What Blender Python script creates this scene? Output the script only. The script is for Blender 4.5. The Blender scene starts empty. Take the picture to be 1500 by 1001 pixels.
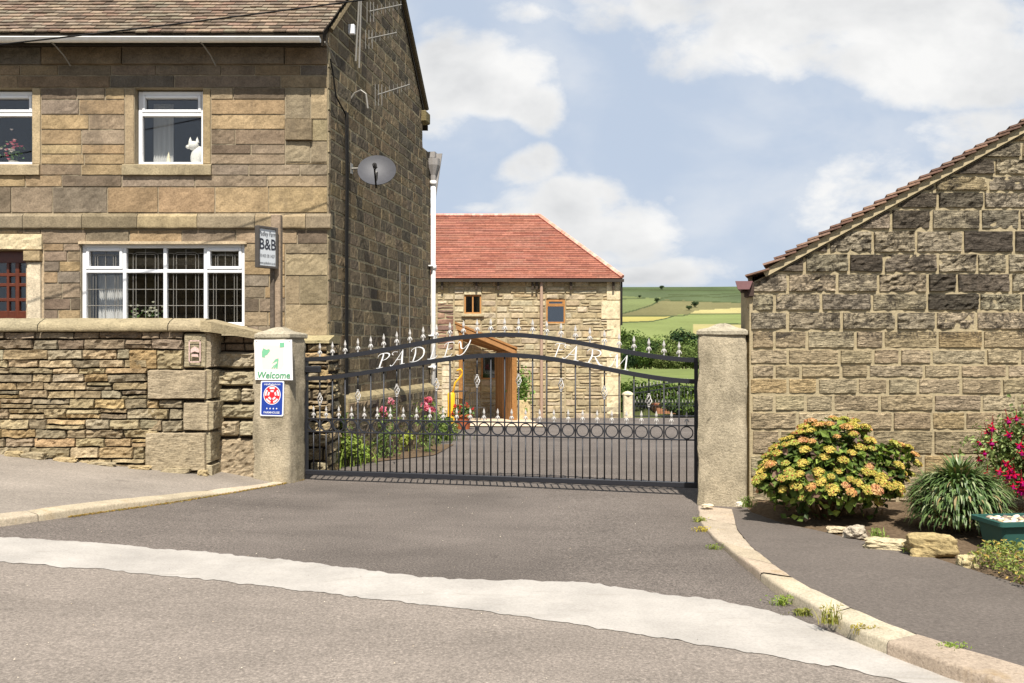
import bpy, math, random
import numpy as np
from mathutils import Vector, Matrix
random.seed(7)
RNG = np.random.default_rng(11)
SC = bpy.context.scene
COL = SC.collection
F = 1300.0; CX = 750.0; HY = 515.0; CH = 1.6      # focal length in photo pixels, vanishing point, eye height

def lin(c):
    r = []
    for x in c:
        x = x/255.0
        r.append(x/12.92 if x <= .04045 else ((x+.055)/1.055)**2.4)
    return tuple(r)
def P(u, v, D): return np.array([(u-CX)*D/F, D, CH-(v-HY)*D/F])
def g(x, y):
    """height of the road, yard, fields and hill"""
    z = 0.0
    d = -2.7-max(x, -10)
    z += 0 if d < -.6 else (.10*d if d > .6 else .10*(d+.6)**2/2.4)
    z -= .01*max(0, min(x, 8))
    if y > 11.5:
        k = min(1, (y-11.5)/3.0)
        z *= (1-k)
        z -= .042*(min(y, 34)-11.5)
        if y > 34: z -= .08*(min(y, 44)-34)
    if y > 44:
        yy = [44, 60, 110, 150, 260, 420, 700, 900, 1150, 1400, 1750, 2600]
        dz = [0, .9, 1.2, -.5, -6, 11, 27, 39, 72, 104.5, 108, 60]
        r = x/max(y, 1)
        v = float(np.interp(y, yy, dz))
        if y > 500: v += min(1, (y-500)/600)*(9*math.sin(r*7.0-1.0)+3*math.sin(r*19))*.35*min(1.0, y/1400)
        z += v
    return z
def G(u, v, off=0.0):
    """the point of the ground seen at a place of the photo"""
    k = (v-HY)/F; D = 3.0; last = None
    lo, hi = 1.0, 120.0
    dd = 1.0; step = .05
    while dd < hi:
        x = (u-CX)*dd/F
        if CH-k*dd < g(x, dd)+off: break
        dd += step
    a, b = dd-step, dd
    for _ in range(30):
        m = (a+b)/2
        if CH-k*m < g((u-CX)*m/F, m)+off: b = m
        else: a = m
    return np.array([(u-CX)*b/F, b, g((u-CX)*b/F, b)+off])

# ---------------------------------------------------------------- objects
def tag(o, label=None, cat=None, group=None, kind=None):
    if label: o['label'] = label
    if cat: o['category'] = cat
    if group: o['group'] = group
    if kind: o['kind'] = kind
    return o
def empty(name, loc, label, cat, group=None, rz=0.0):
    o = bpy.data.objects.new(name, None); COL.objects.link(o)
    o.location = loc; o.rotation_euler = (0, 0, rz); o.empty_display_size = .1
    return tag(o, label, cat, group)
def copy_tree(o, parent=None):
    c = o.copy(); COL.objects.link(c)
    if parent is not None: c.parent = parent
    for ch in list(o.children): copy_tree(ch, c)
    return c
def org(p):
    v = Vector((0, 0, 0))
    while p is not None:
        v = v+Vector(p.location); p = p.parent
    return v

class MB:
    def __init__(s): s.v = []; s.f = []; s.c = []; s.n = 0
    def add(s, v, f, c=(1, 1, 1)):
        v = np.asarray(v, float).reshape(-1, 3)
        c = np.asarray(c, float)
        if c.ndim == 1: c = np.tile(c[:3], (len(v), 1))
        s.v.append(v); s.c.append(c)
        n = s.n
        s.f.extend([tuple(i+n for i in q) for q in f]); s.n += len(v)
        return s
    def box(s, a, b, c=(1, 1, 1), fr=None):
        x0, y0, z0 = a; x1, y1, z1 = b
        v = [(x0,y0,z0),(x1,y0,z0),(x1,y1,z0),(x0,y1,z0),(x0,y0,z1),(x1,y0,z1),(x1,y1,z1),(x0,y1,z1)]
        if fr is not None: v = [fr(*p) for p in v]
        return s.add(v, [(0,3,2,1),(4,5,6,7),(0,1,5,4),(1,2,6,5),(2,3,7,6),(3,0,4,7)], c)
    def bbox(s, a, b, bev=.01, c=(1, 1, 1), fr=None):
        """box with chamfered edges"""
        a = np.minimum(a, b).astype(float) if False else np.array(a, float); b = np.array(b, float)
        lo = np.minimum(a, b); hi = np.maximum(a, b)
        bev = min(bev, *(.45*(hi-lo)))
        vs = []; idx = {}
        for sx in (0, 1):
            for sy in (0, 1):
                for sz in (0, 1):
                    for ax in range(3):
                        p = [0, 0, 0]
                        for k, sg in enumerate((sx, sy, sz)):
                            e = hi[k] if sg else lo[k]
                            p[k] = e if k == ax else (e-bev if sg else e+bev)
                        idx[(sx, sy, sz, ax)] = len(vs); vs.append(p)
        fs = []
        for ax in range(3):
            o = [k for k in range(3) if k != ax]
            for sg in (0, 1):
                q = []
                for (i, j) in ((0,0),(1,0),(1,1),(0,1)):
                    k = [0,0,0]; k[ax] = sg; k[o[0]] = i; k[o[1]] = j
                    q.append(idx[(*k, ax)])
                fs.append(q)
        for ax in range(3):
            o = [k for k in range(3) if k != ax]
            for i in (0, 1):
                for j in (0, 1):
                    k0 = [0,0,0]; k0[o[0]] = i; k0[o[1]] = j; k1 = list(k0); k1[ax] = 1
                    fs.append([idx[(*k0, o[0])], idx[(*k1, o[0])], idx[(*k1, o[1])], idx[(*k0, o[1])]])
        for k in [(a_, b_, c_) for a_ in (0,1) for b_ in (0,1) for c_ in (0,1)]:
            fs.append([idx[(*k, 0)], idx[(*k, 1)], idx[(*k, 2)]])
        if fr is not None: vs = [fr(*p) for p in vs]
        return s.add(vs, fs, c)
    def tube(s, pts, r, n=6, c=(1, 1, 1), cap=True):
        pts = [np.array(p, float) for p in pts]; m = len(pts)
        rr = r if hasattr(r, '__len__') else [r]*m
        vs = []; up = None
        for i, p in enumerate(pts):
            t = pts[min(i+1, m-1)]-pts[max(i-1, 0)]; t = t/(np.linalg.norm(t)+1e-9)
            if up is None:
                up = np.array([0, 0, 1.0]) if abs(t[2]) < .9 else np.array([1.0, 0, 0])
            a = np.cross(t, up); a /= np.linalg.norm(a)+1e-9; b = np.cross(a, t); up = b
            for k in range(n):
                th = 2*math.pi*k/n
                vs.append(p+rr[i]*(math.cos(th)*a+math.sin(th)*b))
        fs = []
        for i in range(m-1):
            for k in range(n):
                k2 = (k+1) % n
                fs.append((i*n+k, i*n+k2, (i+1)*n+k2, (i+1)*n+k))
        if cap: fs.append(tuple(range(n-1, -1, -1))); fs.append(tuple((m-1)*n+k for k in range(n)))
        return s.add(vs, fs, c)
    def prism(s, poly, h0, h1, fr, c=(1, 1, 1)):
        """poly in (a,b), thickness h0..h1; fr(a,b,h)->point"""
        n = len(poly)
        v = [fr(a, b, h0) for a, b in poly]+[fr(a, b, h1) for a, b in poly]
        f = [tuple(range(n-1, -1, -1)), tuple(range(n, 2*n))]+[(i, (i+1) % n, n+(i+1) % n, n+i) for i in range(n)]
        return s.add(v, f, c)
    def lathe(s, prof, n=12, o=(0, 0, 0), c=(1, 1, 1)):
        v = []; f = []
        for (r, z) in prof:
            for k in range(n):
                th = 2*math.pi*k/n; v.append((o[0]+r*math.cos(th), o[1]+r*math.sin(th), o[2]+z))
        for i in range(len(prof)-1):
            for k in range(n):
                k2 = (k+1) % n; f.append((i*n+k, i*n+k2, (i+1)*n+k2, (i+1)*n+k))
        return s.add(v, f, c)
    def grid(s, Pt, c=(1, 1, 1)):
        """Pt array (a,b,3)"""
        a, b = Pt.shape[:2]
        f = [(i*b+j, (i+1)*b+j, (i+1)*b+j+1, i*b+j+1) for i in range(a-1) for j in range(b-1)]
        cc = np.asarray(c, float)
        if cc.ndim == 3: cc = cc.reshape(-1, 3)
        return s.add(Pt.reshape(-1, 3), f, cc)
    def build(s, name, mat, parent=None, smooth=False, base=None):
        v = np.concatenate(s.v); c = np.concatenate(s.c)
        loc = Vector(base) if base is not None else Vector((0, 0, 0))
        off = np.array(org(parent)+loc) if (parent is not None and not getattr(s, 'local', False)) else np.array(loc)
        if getattr(s, 'local', False): off = np.array(loc)*0
        v = v-off
        me = bpy.data.meshes.new(name); me.from_pydata(v.tolist(), [], s.f)
        at = me.color_attributes.new('Col', 'FLOAT_COLOR', 'POINT')
        cc = np.ones((len(v), 4), np.float32); cc[:, :3] = c
        at.data.foreach_set('color', cc.ravel())
        if smooth: me.polygons.foreach_set('use_smooth', [True]*len(me.polygons))
        me.materials.append(mat); me.update()
        o = bpy.data.objects.new(name, me); COL.objects.link(o)
        o.location = loc
        if parent is not None: o.parent = parent
        return o
def LMB():
    m = MB(); m.local = True; return m
def fixn(o):
    import bmesh
    bm = bmesh.new(); bm.from_mesh(o.data); bmesh.ops.recalc_face_normals(bm, faces=bm.faces); bm.to_mesh(o.data); bm.free(); return o

# ---------------------------------------------------------------- noise
def vnoise(p):
    p = np.asarray(p, float); i = np.floor(p).astype(np.int64); f = p-i; f = f*f*(3-2*f)
    def h(a, b, c):
        n = (a*374761393+b*668265263+c*1274126177) & 0xffffffff
        n = ((n ^ (n >> 13))*1103515245) & 0xffffffff
        n = ((n ^ (n >> 16))*2246822519) & 0xffffffff
        return ((n ^ (n >> 15)) & 0xffff)/65535.0
    r = 0
    for dx in (0, 1):
        for dy in (0, 1):
            for dz in (0, 1):
                w = (f[..., 0] if dx else 1-f[..., 0])*(f[..., 1] if dy else 1-f[..., 1])*(f[..., 2] if dz else 1-f[..., 2])
                r = r+w*h(i[..., 0]+dx, i[..., 1]+dy, i[..., 2]+dz)
    return r
def fbm(p, o=3):
    a = 0; w = .5; t = 0
    for k in range(o):
        a = a+w*vnoise(np.asarray(p)*(2**k)+17.3*k); t += w; w *= .5
    return a/t

# ---------------------------------------------------------------- materials
def new_mat(name):
    m = bpy.data.materials.new(name); m.use_nodes = True
    nt = m.node_tree; b = nt.nodes['Principled BSDF']
    return m, nt, b
def nd(nt, typ, **kw):
    n = nt.nodes.new(typ)
    for k, v in kw.items():
        if k.startswith('i_'): n.inputs[int(k[2:])].default_value = v
        elif k in n.inputs.keys() and not hasattr(n, k): n.inputs[k].default_value = v
        else: setattr(n, k, v)
    return n
def noise_node(nt, scale, detail=4, rough=.6, vec=None, dist=0.0):
    n = nt.nodes.new('ShaderNodeTexNoise'); n.inputs['Scale'].default_value = scale
    n.inputs['Detail'].default_value = detail; n.inputs['Roughness'].default_value = rough
    n.inputs['Distortion'].default_value = dist
    if vec is not None: nt.links.new(vec, n.inputs['Vector'])
    return n.outputs['Fac']
def ramp(nt, fac, stops):
    r = nt.nodes.new('ShaderNodeValToRGB'); el = r.color_ramp.elements
    while len(el) < len(stops): el.new(.5)
    for e, (p, c) in zip(el, stops):
        e.position = p; e.color = (*c, 1) if len(c) == 3 else c
    nt.links.new(fac, r.inputs[0]); return r.outputs[0]
def mix(nt, a, b, fac, mode='MIX'):
    m = nt.nodes.new('ShaderNodeMix'); m.data_type = 'RGBA'; m.blend_type = mode
    for val, k in ((fac, 0), (a, 6), (b, 7)):
        if isinstance(val, (int, float)): m.inputs[k].default_value = val
        elif isinstance(val, tuple): m.inputs[k].default_value = (*val[:3], 1)
        else: nt.links.new(val, m.inputs[k])
    return m.outputs[2]
def coords(nt, scale=(1, 1, 1)):
    t = nt.nodes.new('ShaderNodeNewGeometry'); m = nt.nodes.new('ShaderNodeMapping')
    m.inputs['Scale'].default_value = scale
    nt.links.new(t.outputs['Position'], m.inputs['Vector']); return m.outputs['Vector']
def bump(nt, b, h, strength=.5, dist=.01, prev=None):
    n = nt.nodes.new('ShaderNodeBump'); n.inputs['Strength'].default_value = strength; n.inputs['Distance'].default_value = dist
    nt.links.new(h, n.inputs['Height'])
    if prev is not None: nt.links.new(prev, n.inputs['Normal'])
    nt.links.new(n.outputs[0], b.inputs['Normal']); return n.outputs[0]
def g3(v): return (v, v, v)

def stone_mat(name, var=.35, fine=45, groove=0, soot=None, stain=None, bs=.5, tint=(1, 1, 1), lich=0):
    m, nt, b = new_mat(name)
    at = nt.nodes.new('ShaderNodeVertexColor'); at.layer_name = 'Col'
    v = coords(nt)
    c = at.outputs[0]
    if tint != (1, 1, 1): c = mix(nt, c, tint, 1.0, 'MULTIPLY')
    n1 = noise_node(nt, 5, 5, .65, v)
    c = mix(nt, c, ramp(nt, n1, [(.3, g3(1-var)), (.7, g3(1+var*.6))]), 1.0, 'MULTIPLY')
    n2 = noise_node(nt, fine, 4, .7, v)
    c = mix(nt, c, ramp(nt, n2, [(.3, g3(.68)), (.5, g3(1.0)), (.72, g3(1.25))]), 1.0, 'MULTIPLY')
    if soot:   # (amount threshold, colour, scale)
        n3 = noise_node(nt, soot[2], 6, .75, v, .6)
        fac = ramp(nt, n3, [(soot[0], g3(0)), (soot[0]+.09, g3(1))])
        c = mix(nt, c, soot[1], fac)
    if stain:
        n4 = noise_node(nt, stain[2], 5, .7, coords(nt, (1, 1, .35)))
        fac = ramp(nt, n4, [(stain[0], g3(0)), (stain[0]+.2, g3(.7))])
        c = mix(nt, c, stain[1], fac)
    if lich:
        n5 = noise_node(nt, 14, 4, .7, v)
        fac = ramp(nt, n5, [(.62, g3(0)), (.68, g3(lich))])
        c = mix(nt, c, (.42, .40, .27), fac)
    nt.links.new(c, b.inputs['Base Color'])
    b.inputs['Roughness'].default_value = .92; b.inputs['Specular IOR Level'].default_value = .15
    nn = bump(nt, b, noise_node(nt, fine, 6, .75, v), bs, .012)
    if groove: 
        gn = noise_node(nt, 9, 4, .7, coords(nt, (1.0, 1.0, 5.5)), .8)
        nn = bump(nt, b, gn, groove, .05, nn)
        nt.links.new(mix(nt, c, ramp(nt, gn, [(.34, g3(1-.75*min(1, groove))), (.50, g3(1)), (.7, g3(1.12))]), 1.0, 'MULTIPLY'), b.inputs['Base Color'])
    return m
def plain(name, col, rough=.6, spec=.3, metal=0, nz=0, ns=20, bs=0, attr=False):
    m, nt, b = new_mat(name)
    c = None
    if attr:
        at = nt.nodes.new('ShaderNodeVertexColor'); at.layer_name = 'Col'; c = at.outputs[0]
        if col != (1, 1, 1): c = mix(nt, c, col, 1.0, 'MULTIPLY')
    if nz:
        n = noise_node(nt, ns, 4, .65, coords(nt))
        c = mix(nt, c if c is not None else tuple(col), ramp(nt, n, [(.3, g3(1-nz)), (.7, g3(1+nz))]), 1.0, 'MULTIPLY')
    if c is not None: nt.links.new(c, b.inputs['Base Color'])
    else: b.inputs['Base Color'].default_value = (*col, 1)
    b.inputs['Roughness'].default_value = rough; b.inputs['Specular IOR Level'].default_value = spec; b.inputs['Metallic'].default_value = metal
    if bs: bump(nt, b, noise_node(nt, ns*3, 4, .7, coords(nt)), bs, .01)
    return m
def leaf_mat(name, trans=.3, spec=.25, rough=.55):
    m, nt, b = new_mat(name)
    at = nt.nodes.new('ShaderNodeVertexColor'); at.layer_name = 'Col'
    nt.links.new(at.outputs[0], b.inputs['Base Color'])
    b.inputs['Roughness'].default_value = rough; b.inputs['Specular IOR Level'].default_value = spec
    t = nt.nodes.new('ShaderNodeBsdfTranslucent')
    nt.links.new(mix(nt, at.outputs[0], (1.0, 1.0, .5), 1.0, 'MULTIPLY'), t.inputs[0])
    ms = nt.nodes.new('ShaderNodeMixShader'); ms.inputs[0].default_value = trans
    nt.links.new(b.outputs[0], ms.inputs[1]); nt.links.new(t.outputs[0], ms.inputs[2])
    nt.links.new(ms.outputs[0], nt.nodes['Material Output'].inputs[0]); return m
def glass_mat(name, refl=.1, tint=(.965, .965, .95)):
    m, nt, b = new_mat(name)
    nt.nodes.remove(b)
    tr = nt.nodes.new('ShaderNodeBsdfTransparent'); tr.inputs[0].default_value = (*tint, 1)
    gl = nt.nodes.new('ShaderNodeBsdfGlossy'); gl.inputs['Roughness'].default_value = .02; gl.inputs[0].default_value = (.85, .85, .85, 1)
    lw = nt.nodes.new('ShaderNodeLayerWeight'); lw.inputs[0].default_value = .5; pw = nt.nodes.new('ShaderNodeMath'); pw.operation = 'POWER'; pw.inputs[1].default_value = 4.0; nt.links.new(lw.outputs['Facing'], pw.inputs[0])
    mr = nt.nodes.new('ShaderNodeMapRange'); mr.inputs[3].default_value = refl; mr.inputs[4].default_value = .9
    nt.links.new(pw.outputs[0], mr.inputs[0])
    ms = nt.nodes.new('ShaderNodeMixShader')
    nt.links.new(mr.outputs[0], ms.inputs[0]); nt.links.new(tr.outputs[0], ms.inputs[1]); nt.links.new(gl.outputs[0], ms.inputs[2])
    nt.links.new(ms.outputs[0], nt.nodes['Material Output'].inputs[0]); return m
def asphalt(name, base, fleck=.5, patch=.12, bs=.35, warm=(1, 1, 1)):
    m, nt, b = new_mat(name)
    v = coords(nt)
    n1 = noise_node(nt, 62, 5, .85, v); n2 = noise_node(nt, .9, 5, .6, v); n3 = noise_node(nt, 38, 3, .6, v)
    c = mix(nt, tuple(base), ramp(nt, n1, [(.34, g3(1-fleck)), (.5, g3(1)), (.62, g3(1+fleck)), (.72, g3(1+2.4*fleck))]), 1.0, 'MULTIPLY')
    c = mix(nt, c, ramp(nt, n2, [(.3, g3(1-patch)), (.7, g3(1+patch))]), 1.0, 'MULTIPLY')
    c = mix(nt, c, ramp(nt, n3, [(.3, g3(.82)), (.7, g3(1.15))]), 1.0, 'MULTIPLY')
    c = mix(nt, c, ramp(nt, noise_node(nt, .7, 6, .7, coords(nt, (.35, 1.2, 1)), .6), [(.32, g3(1-patch*1.3)), (.5, g3(1)), (.68, g3(1+patch))]), 1.0, 'MULTIPLY')
    c = mix(nt, c, ramp(nt, noise_node(nt, 3.3, 6, .75, v, 1.0), [(.60, g3(1)), (.70, g3(1-patch*1.6))]), 1.0, 'MULTIPLY')
    vo = nt.nodes.new('ShaderNodeTexVoronoi'); vo.inputs['Scale'].default_value = 26; nt.links.new(v, vo.inputs['Vector'])
    sp = ramp(nt, vo.outputs['Distance'], [(.06, g3(1)), (.10, g3(0))])
    wn = nt.nodes.new('ShaderNodeSeparateColor'); nt.links.new(vo.outputs['Color'], wn.inputs[0])
    pick = ramp(nt, wn.outputs[0], [(.86, g3(0)), (.87, g3(1))])
    pk = mix(nt, sp, pick, 1.0, 'MULTIPLY')
    c = mix(nt, c, tuple(min(.6, 2.4*x) for x in base), pk)
    nt.links.new(c, b.inputs['Base Color']); b.inputs['Roughness'].default_value = .9; b.inputs['Specular IOR Level'].default_value = .2
    bump(nt, b, n1, bs, .006)
    return m

# ---------------------------------------------------------------- stone laying
class Frame:
    """wall plane: origin o (z=0 at o), direction S along the wall, N outward"""
    def __init__(s, o, S, N): s.o = np.array(o, float); s.S = np.array(S, float); s.N = np.array(N, float)
    def __call__(s, a, d, z):
        return s.o+a*s.S+d*s.N+np.array([0, 0, z])
def front(D):   # plane facing the camera at distance D: s = x
    return Frame((0, D, 0), (1, 0, 0), (0, -1, 0))
def px(D, u): return (u-CX)*D/F
def pz(D, v): return CH-(v-HY)*D/F

def relief(mb, fr, s0, s1, z0, z1, col, gap=.008, prot=.012, rough=.004, bev=.012, cell=.05, clip=None, jit=.003, pillow=0, back=-.025):
    s0 += gap/2; s1 -= gap/2; z0 += gap/2; z1 -= gap/2
    if s1-s0 < .01 or z1-z0 < .01: return
    W, H = s1-s0, z1-z0
    b1 = min(bev, W*.3); b2 = min(bev, H*.3)
    nx = max(2, int(W/cell)+1); nz = max(2, int(H/cell)+1)
    a = np.concatenate([[0], np.linspace(b1, W-b1, nx), [W]]); c = np.concatenate([[0], np.linspace(b2, H-b2, nz), [H]])
    a[1:-1] += (RNG.random(nx)-.5)*.3*(W/nx)*(np.arange(nx) > 0)*(np.arange(nx) < nx-1); c[1:-1] += (RNG.random(nz)-.5)*.3*(H/nz)*(np.arange(nz) > 0)*(np.arange(nz) < nz-1)
    A, Cc = np.meshgrid(a, c, indexing='ij')
    sd = RNG.random(3)*100
    S_ = s0+A; Z_ = z0+Cc
    q = np.stack([S_*6+sd[0], Z_*6+sd[1], np.full_like(S_, sd[2])], -1)
    S_ = S_+(vnoise(q)-.5)*jit*2; Z_ = Z_+(vnoise(q+50)-.5)*jit*2
    tilt = (RNG.random(2)-.5)*rough*1.6
    d = prot*(.55+.9*RNG.random())+tilt[0]*(A/W-.5)+tilt[1]*(Cc/H-.5)
    q2 = np.stack([S_*22+sd[0], Z_*34+sd[1], np.full_like(S_, sd[2])], -1)
    d = d+rough*(fbm(q2, 2)-.5)*2.6
    if pillow: d = d+pillow*(1-(2*A/W-1)**4)*(1-(2*Cc/H-1)**4)
    d[0, :] = back; d[-1, :] = back; d[:, 0] = back; d[:, -1] = back
    if clip is not None:
        top = clip(S_); 
        if (top < z0+.02).all(): return
        Z_ = np.minimum(Z_, top)
    Pt = fr.o+S_[..., None]*fr.S+d[..., None]*fr.N+Z_[..., None]*np.array([0, 0, 1.0])
    mb.grid(Pt, col)

def lay(mb, fr, s0, s1, courses, lens, pal, skip=None, clip=None, varh=0, first=None, **kw):
    """courses: list of z boundaries from top down; lens (lo,hi)"""
    for i in range(len(courses)-1):
        zt, zb = courses[i], courses[i+1]
        if zb > zt: zt, zb = zb, zt
        lo, hi = lens[i] if isinstance(lens[0], (tuple, list)) else lens
        a = s0; k = 0
        while a < s1-1e-6:
            L = lo+(hi-lo)*random.random()
            if k == 0: L *= .45+.55*random.random()
            if s1-(a+L) < lo*.5: L = s1-a
            if not (skip and skip(a, a+L, zb, zt)):
                col = pal(a, (zb+zt)/2)
                if varh and random.random() < varh and zt-zb > .09 and L > .2:
                    zm = zb+(zt-zb)*(.4+.2*random.random())
                    relief(mb, fr, a, a+L, zm, zt, col, clip=clip, **kw)
                    relief(mb, fr, a, a+L, zb, zm, pal(a, zb), clip=clip, **kw)
                else: relief(mb, fr, a, a+L, zb, zt, col, clip=clip, **kw)
            a += L; k += 1
def palette(cols, jitter=.12):
    L = [lin(c) for c in cols]
    def f(*a):
        c = random.choice(L); k = 1+(random.random()*2-1)*jitter
        return tuple(min(.9, x*k*w_*(1+(random.random()-.5)*.05)) for x, w_ in zip(c, (1.0, .998, 1.05)))
    return f
def courses(z0, z1, lo, hi):
    r = [z1]; 
    while r[-1] > z0:
        r.append(r[-1]-(lo+(hi-lo)*random.random()))
    r[-1] = z0
    if r[-2]-z0 < lo*.5: r.pop(-2)
    return r
def tiles(mb, o, S, T, N, rows, gauge, width, span, pal, thick=.016, length=None, tilt=.02, gap=.004, jitter=.003, drop=0.0):
    """rows of overlapping tiles: o eave corner, S along the eave, T up the slope, N out"""
    o = np.array(o, float); S = np.array(S, float); T = np.array(T, float); N = np.array(N, float)
    length = length or gauge*1.5
    for r in range(rows):
        a0, a1 = span(r)
        if a1-a0 < .02: continue
        off = (r % 2)*width/2
        k0 = int(math.floor((a0-off)/width)); k1 = int(math.ceil((a1-off)/width))
        for k in range(k0, k1):
            x0 = max(a0, off+k*width); x1 = min(a1, off+(k+1)*width)
            if x1-x0 < .02: continue
            j = (random.random()-.5)*2*jitter; jt = (random.random()-.5)*2*jitter
            c = pal(r, k)
            vs = []
            for (tt, nn) in ((0, tilt), (length, 0.0)):
                for xx in (x0+gap/2, x1-gap/2):
                    for h in (0, thick):
                        vs.append(o+S*xx+T*(r*gauge+tt+j)+N*(nn+h+jt*(1 if xx == x0 else .4)))
            mb.add(vs, [(0,1,3,2),(4,6,7,5),(0,4,5,1),(2,3,7,6),(1,5,7,3),(0,2,6,4)], c)

# ---------------------------------------------------------------- leaves
def leaves(mb, pts, nrm, size, cols, aspect=.55, fold=.15, droop=0.0, spread=.6):
    """one bent leaf of four corners at each point"""
    n = len(pts); pts = np.asarray(pts, float); nrm = np.asarray(nrm, float)
    r = RNG.normal(size=(n, 3)); nn = nrm+spread*r; nn /= np.linalg.norm(nn, axis=1)[:, None]+1e-9
    r2 = RNG.normal(size=(n, 3)); t = np.cross(nn, r2); t[:, 2] -= droop; t /= np.linalg.norm(t, axis=1)[:, None]+1e-9
    b = np.cross(nn, t); b /= np.linalg.norm(b, axis=1)[:, None]+1e-9
    sz = size*(.65+.7*RNG.random(n)); sz = sz[:, None]
    base = pts-t*sz*.5; tip = pts+t*sz*.5-nn*sz*fold
    l = pts+b*sz*aspect*.5+nn*sz*fold*.6; q = pts-b*sz*aspect*.5+nn*sz*fold*.6
    v = np.stack([base, l, tip, q], 1).reshape(-1, 3)
    f = np.arange(4*n).reshape(n, 4)
    faces = [(a, b_, c) for a, b_, c in f[:, [0, 1, 2]].tolist()]+[(a, b_, c) for a, b_, c in f[:, [0, 2, 3]].tolist()]
    mb.add(v, faces, np.repeat(cols, 4, axis=0))
def leafcols(n, c0, c1, extra=None, p=0.1, j=.25):
    a = np.array(lin(c0)); b = np.array(lin(c1)); t = RNG.random((n, 1))
    c = a*(1-t)+b*t
    if extra is not None:
        m = RNG.random(n) < p; c[m] = np.array(lin(extra))
    return c*(1-j+2*j*RNG.random((n, 1)))
# ================================================================ camera, sun, sky
cam = bpy.data.objects.new('camera', bpy.data.cameras.new('camera')); COL.objects.link(cam)
cam.location = (0, 0, CH); cam.rotation_euler = (math.radians(90), 0, 0)
cam.data.sensor_width = 36; cam.data.lens = 36*F/1500; cam.data.shift_y = (HY-500.5)/1500
cam.data.clip_end = 6000; cam.data.clip_start = .05; SC.camera = cam
SUN_EL, SUN_AZ = math.radians(56), math.radians(3)    # azimuth away from -Y, positive to the right
sv = Vector((math.sin(SUN_AZ)*math.cos(SUN_EL), -math.cos(SUN_AZ)*math.cos(SUN_EL), math.sin(SUN_EL)))
sun = bpy.data.objects.new('sun', bpy.data.lights.new('sun', 'SUN')); COL.objects.link(sun)
sun.data.energy = 5.0; sun.data.angle = math.radians(.5); sun.data.color = (1, .945, .865)
sun.rotation_euler = sv.to_track_quat('Z', 'Y').to_euler(); sun.location = (0, -5, 20)
SC.view_settings.view_transform = 'Standard'; SC.view_settings.look = 'None'; SC.view_settings.gamma = 1
SC.view_settings.exposure = 0.58; SC.view_settings.use_curve_mapping = False
SC.cycles.max_bounces = 8; SC.cycles.transparent_max_bounces = 16; SC.cycles.use_denoising = True

w = bpy.data.worlds.new('World'); SC.world = w; w.use_nodes = True
nt = w.node_tree; bg = nt.nodes['Background']
sky = nt.nodes.new('ShaderNodeTexSky'); sky.sky_type = 'NISHITA'; sky.sun_disc = False
sky.sun_elevation = SUN_EL; sky.sun_rotation = math.pi-SUN_AZ*-1 if False else math.pi+SUN_AZ*-1
sky.altitude = 300; sky.air_density = 1.0; sky.dust_density = 1.2; sky.ozone_density = 1.5
tc = nt.nodes.new('ShaderNodeTexCoord')
sep = nt.nodes.new('ShaderNodeSeparateXYZ'); nt.links.new(tc.outputs['Generated'], sep.inputs[0])
def M(op, a, b=None, c=None):
    n = nt.nodes.new('ShaderNodeMath'); n.operation = op
    for i, x in enumerate((a, b, c)):
        if x is None: continue
        if isinstance(x, (int, float)): n.inputs[i].default_value = x
        else: nt.links.new(x, n.inputs[i])
    return n.outputs[0]
# directions on the sky: p = x/y (to the right), q = z/y (upwards), valid ahead; behind it mirrors round
ay = M('MAXIMUM', M('ABSOLUTE', sep.outputs[1]), .02)
p_ = M('DIVIDE', sep.outputs[0], ay); q_ = M('DIVIDE', sep.outputs[2], ay)
cmb = nt.nodes.new('ShaderNodeCombineXYZ'); nt.links.new(p_, cmb.inputs[0]); nt.links.new(M('MULTIPLY', q_, 1.5), cmb.inputs[1])
def sn(scale, det, dist=0, off=0, ro=.55):
    n = nt.nodes.new('ShaderNodeTexNoise'); n.inputs['Scale'].default_value = scale; n.inputs['Detail'].default_value = det
    n.inputs['Roughness'].default_value = ro; n.inputs['Distortion'].default_value = dist
    m = nt.nodes.new('ShaderNodeMapping'); m.inputs['Location'].default_value = (off, off*.7, 0)
    nt.links.new(cmb.outputs[0], m.inputs[0]); nt.links.new(m.outputs[0], n.inputs['Vector']); return n.outputs['Fac']
n_big = sn(3.4, 8, .35); n_fine = sn(11, 8, .2, 3.1, .6); n_sh = sn(4.5, 5, .2, 7.7)
# cloud banks: centre (photo px), half sizes, strength
BL = [(690, 105, 135, 75, 1.0), (640, 130, 80, 90, .8), (790, 150, 60, 45, .75), (775, 250, 60, 38, .8), (830, 305, 110, 60, 1.0), (905, 345, 125, 60, 1.0), (985, 300, 22, 22, .5),
      (1130, 60, 240, 90, 1.05), (1350, 90, 230, 85, 1.1), (960, 15, 160, 55, .9), (1250, 20, 420, 55, 1.0), (760, 20, 70, 25, .55),
      (1300, 265, 150, 80, .85), (1430, 210, 140, 60, .9), (1210, 300, 80, 60, .5), (900, 405, 250, 22, .9), (1010, 395, 120, 26, .8), (700, 305, 60, 12, .45),
      (200, -100, 420, 150, .9), (1900, 150, 260, 200, .9), (-300, 300, 380, 110, .9), (2100, 430, 500, 60, .8)]
dens = None
for (u, v, a, b, s) in BL:
    cx_, cy_, ra, rb = (u-CX)/F, (HY-v)/F, a/F, b/F
    dx = M('DIVIDE', M('SUBTRACT', p_, cx_), ra); dy = M('DIVIDE', M('SUBTRACT', q_, cy_), rb)
    r2 = M('ADD', M('MULTIPLY', dx, dx), M('MULTIPLY', dy, dy))
    bl = M('MULTIPLY', M('MAXIMUM', M('SUBTRACT', 1.25, M('MULTIPLY', r2, .85)), 0), s)
    dens = bl if dens is None else M('MAXIMUM', dens, bl)
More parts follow.
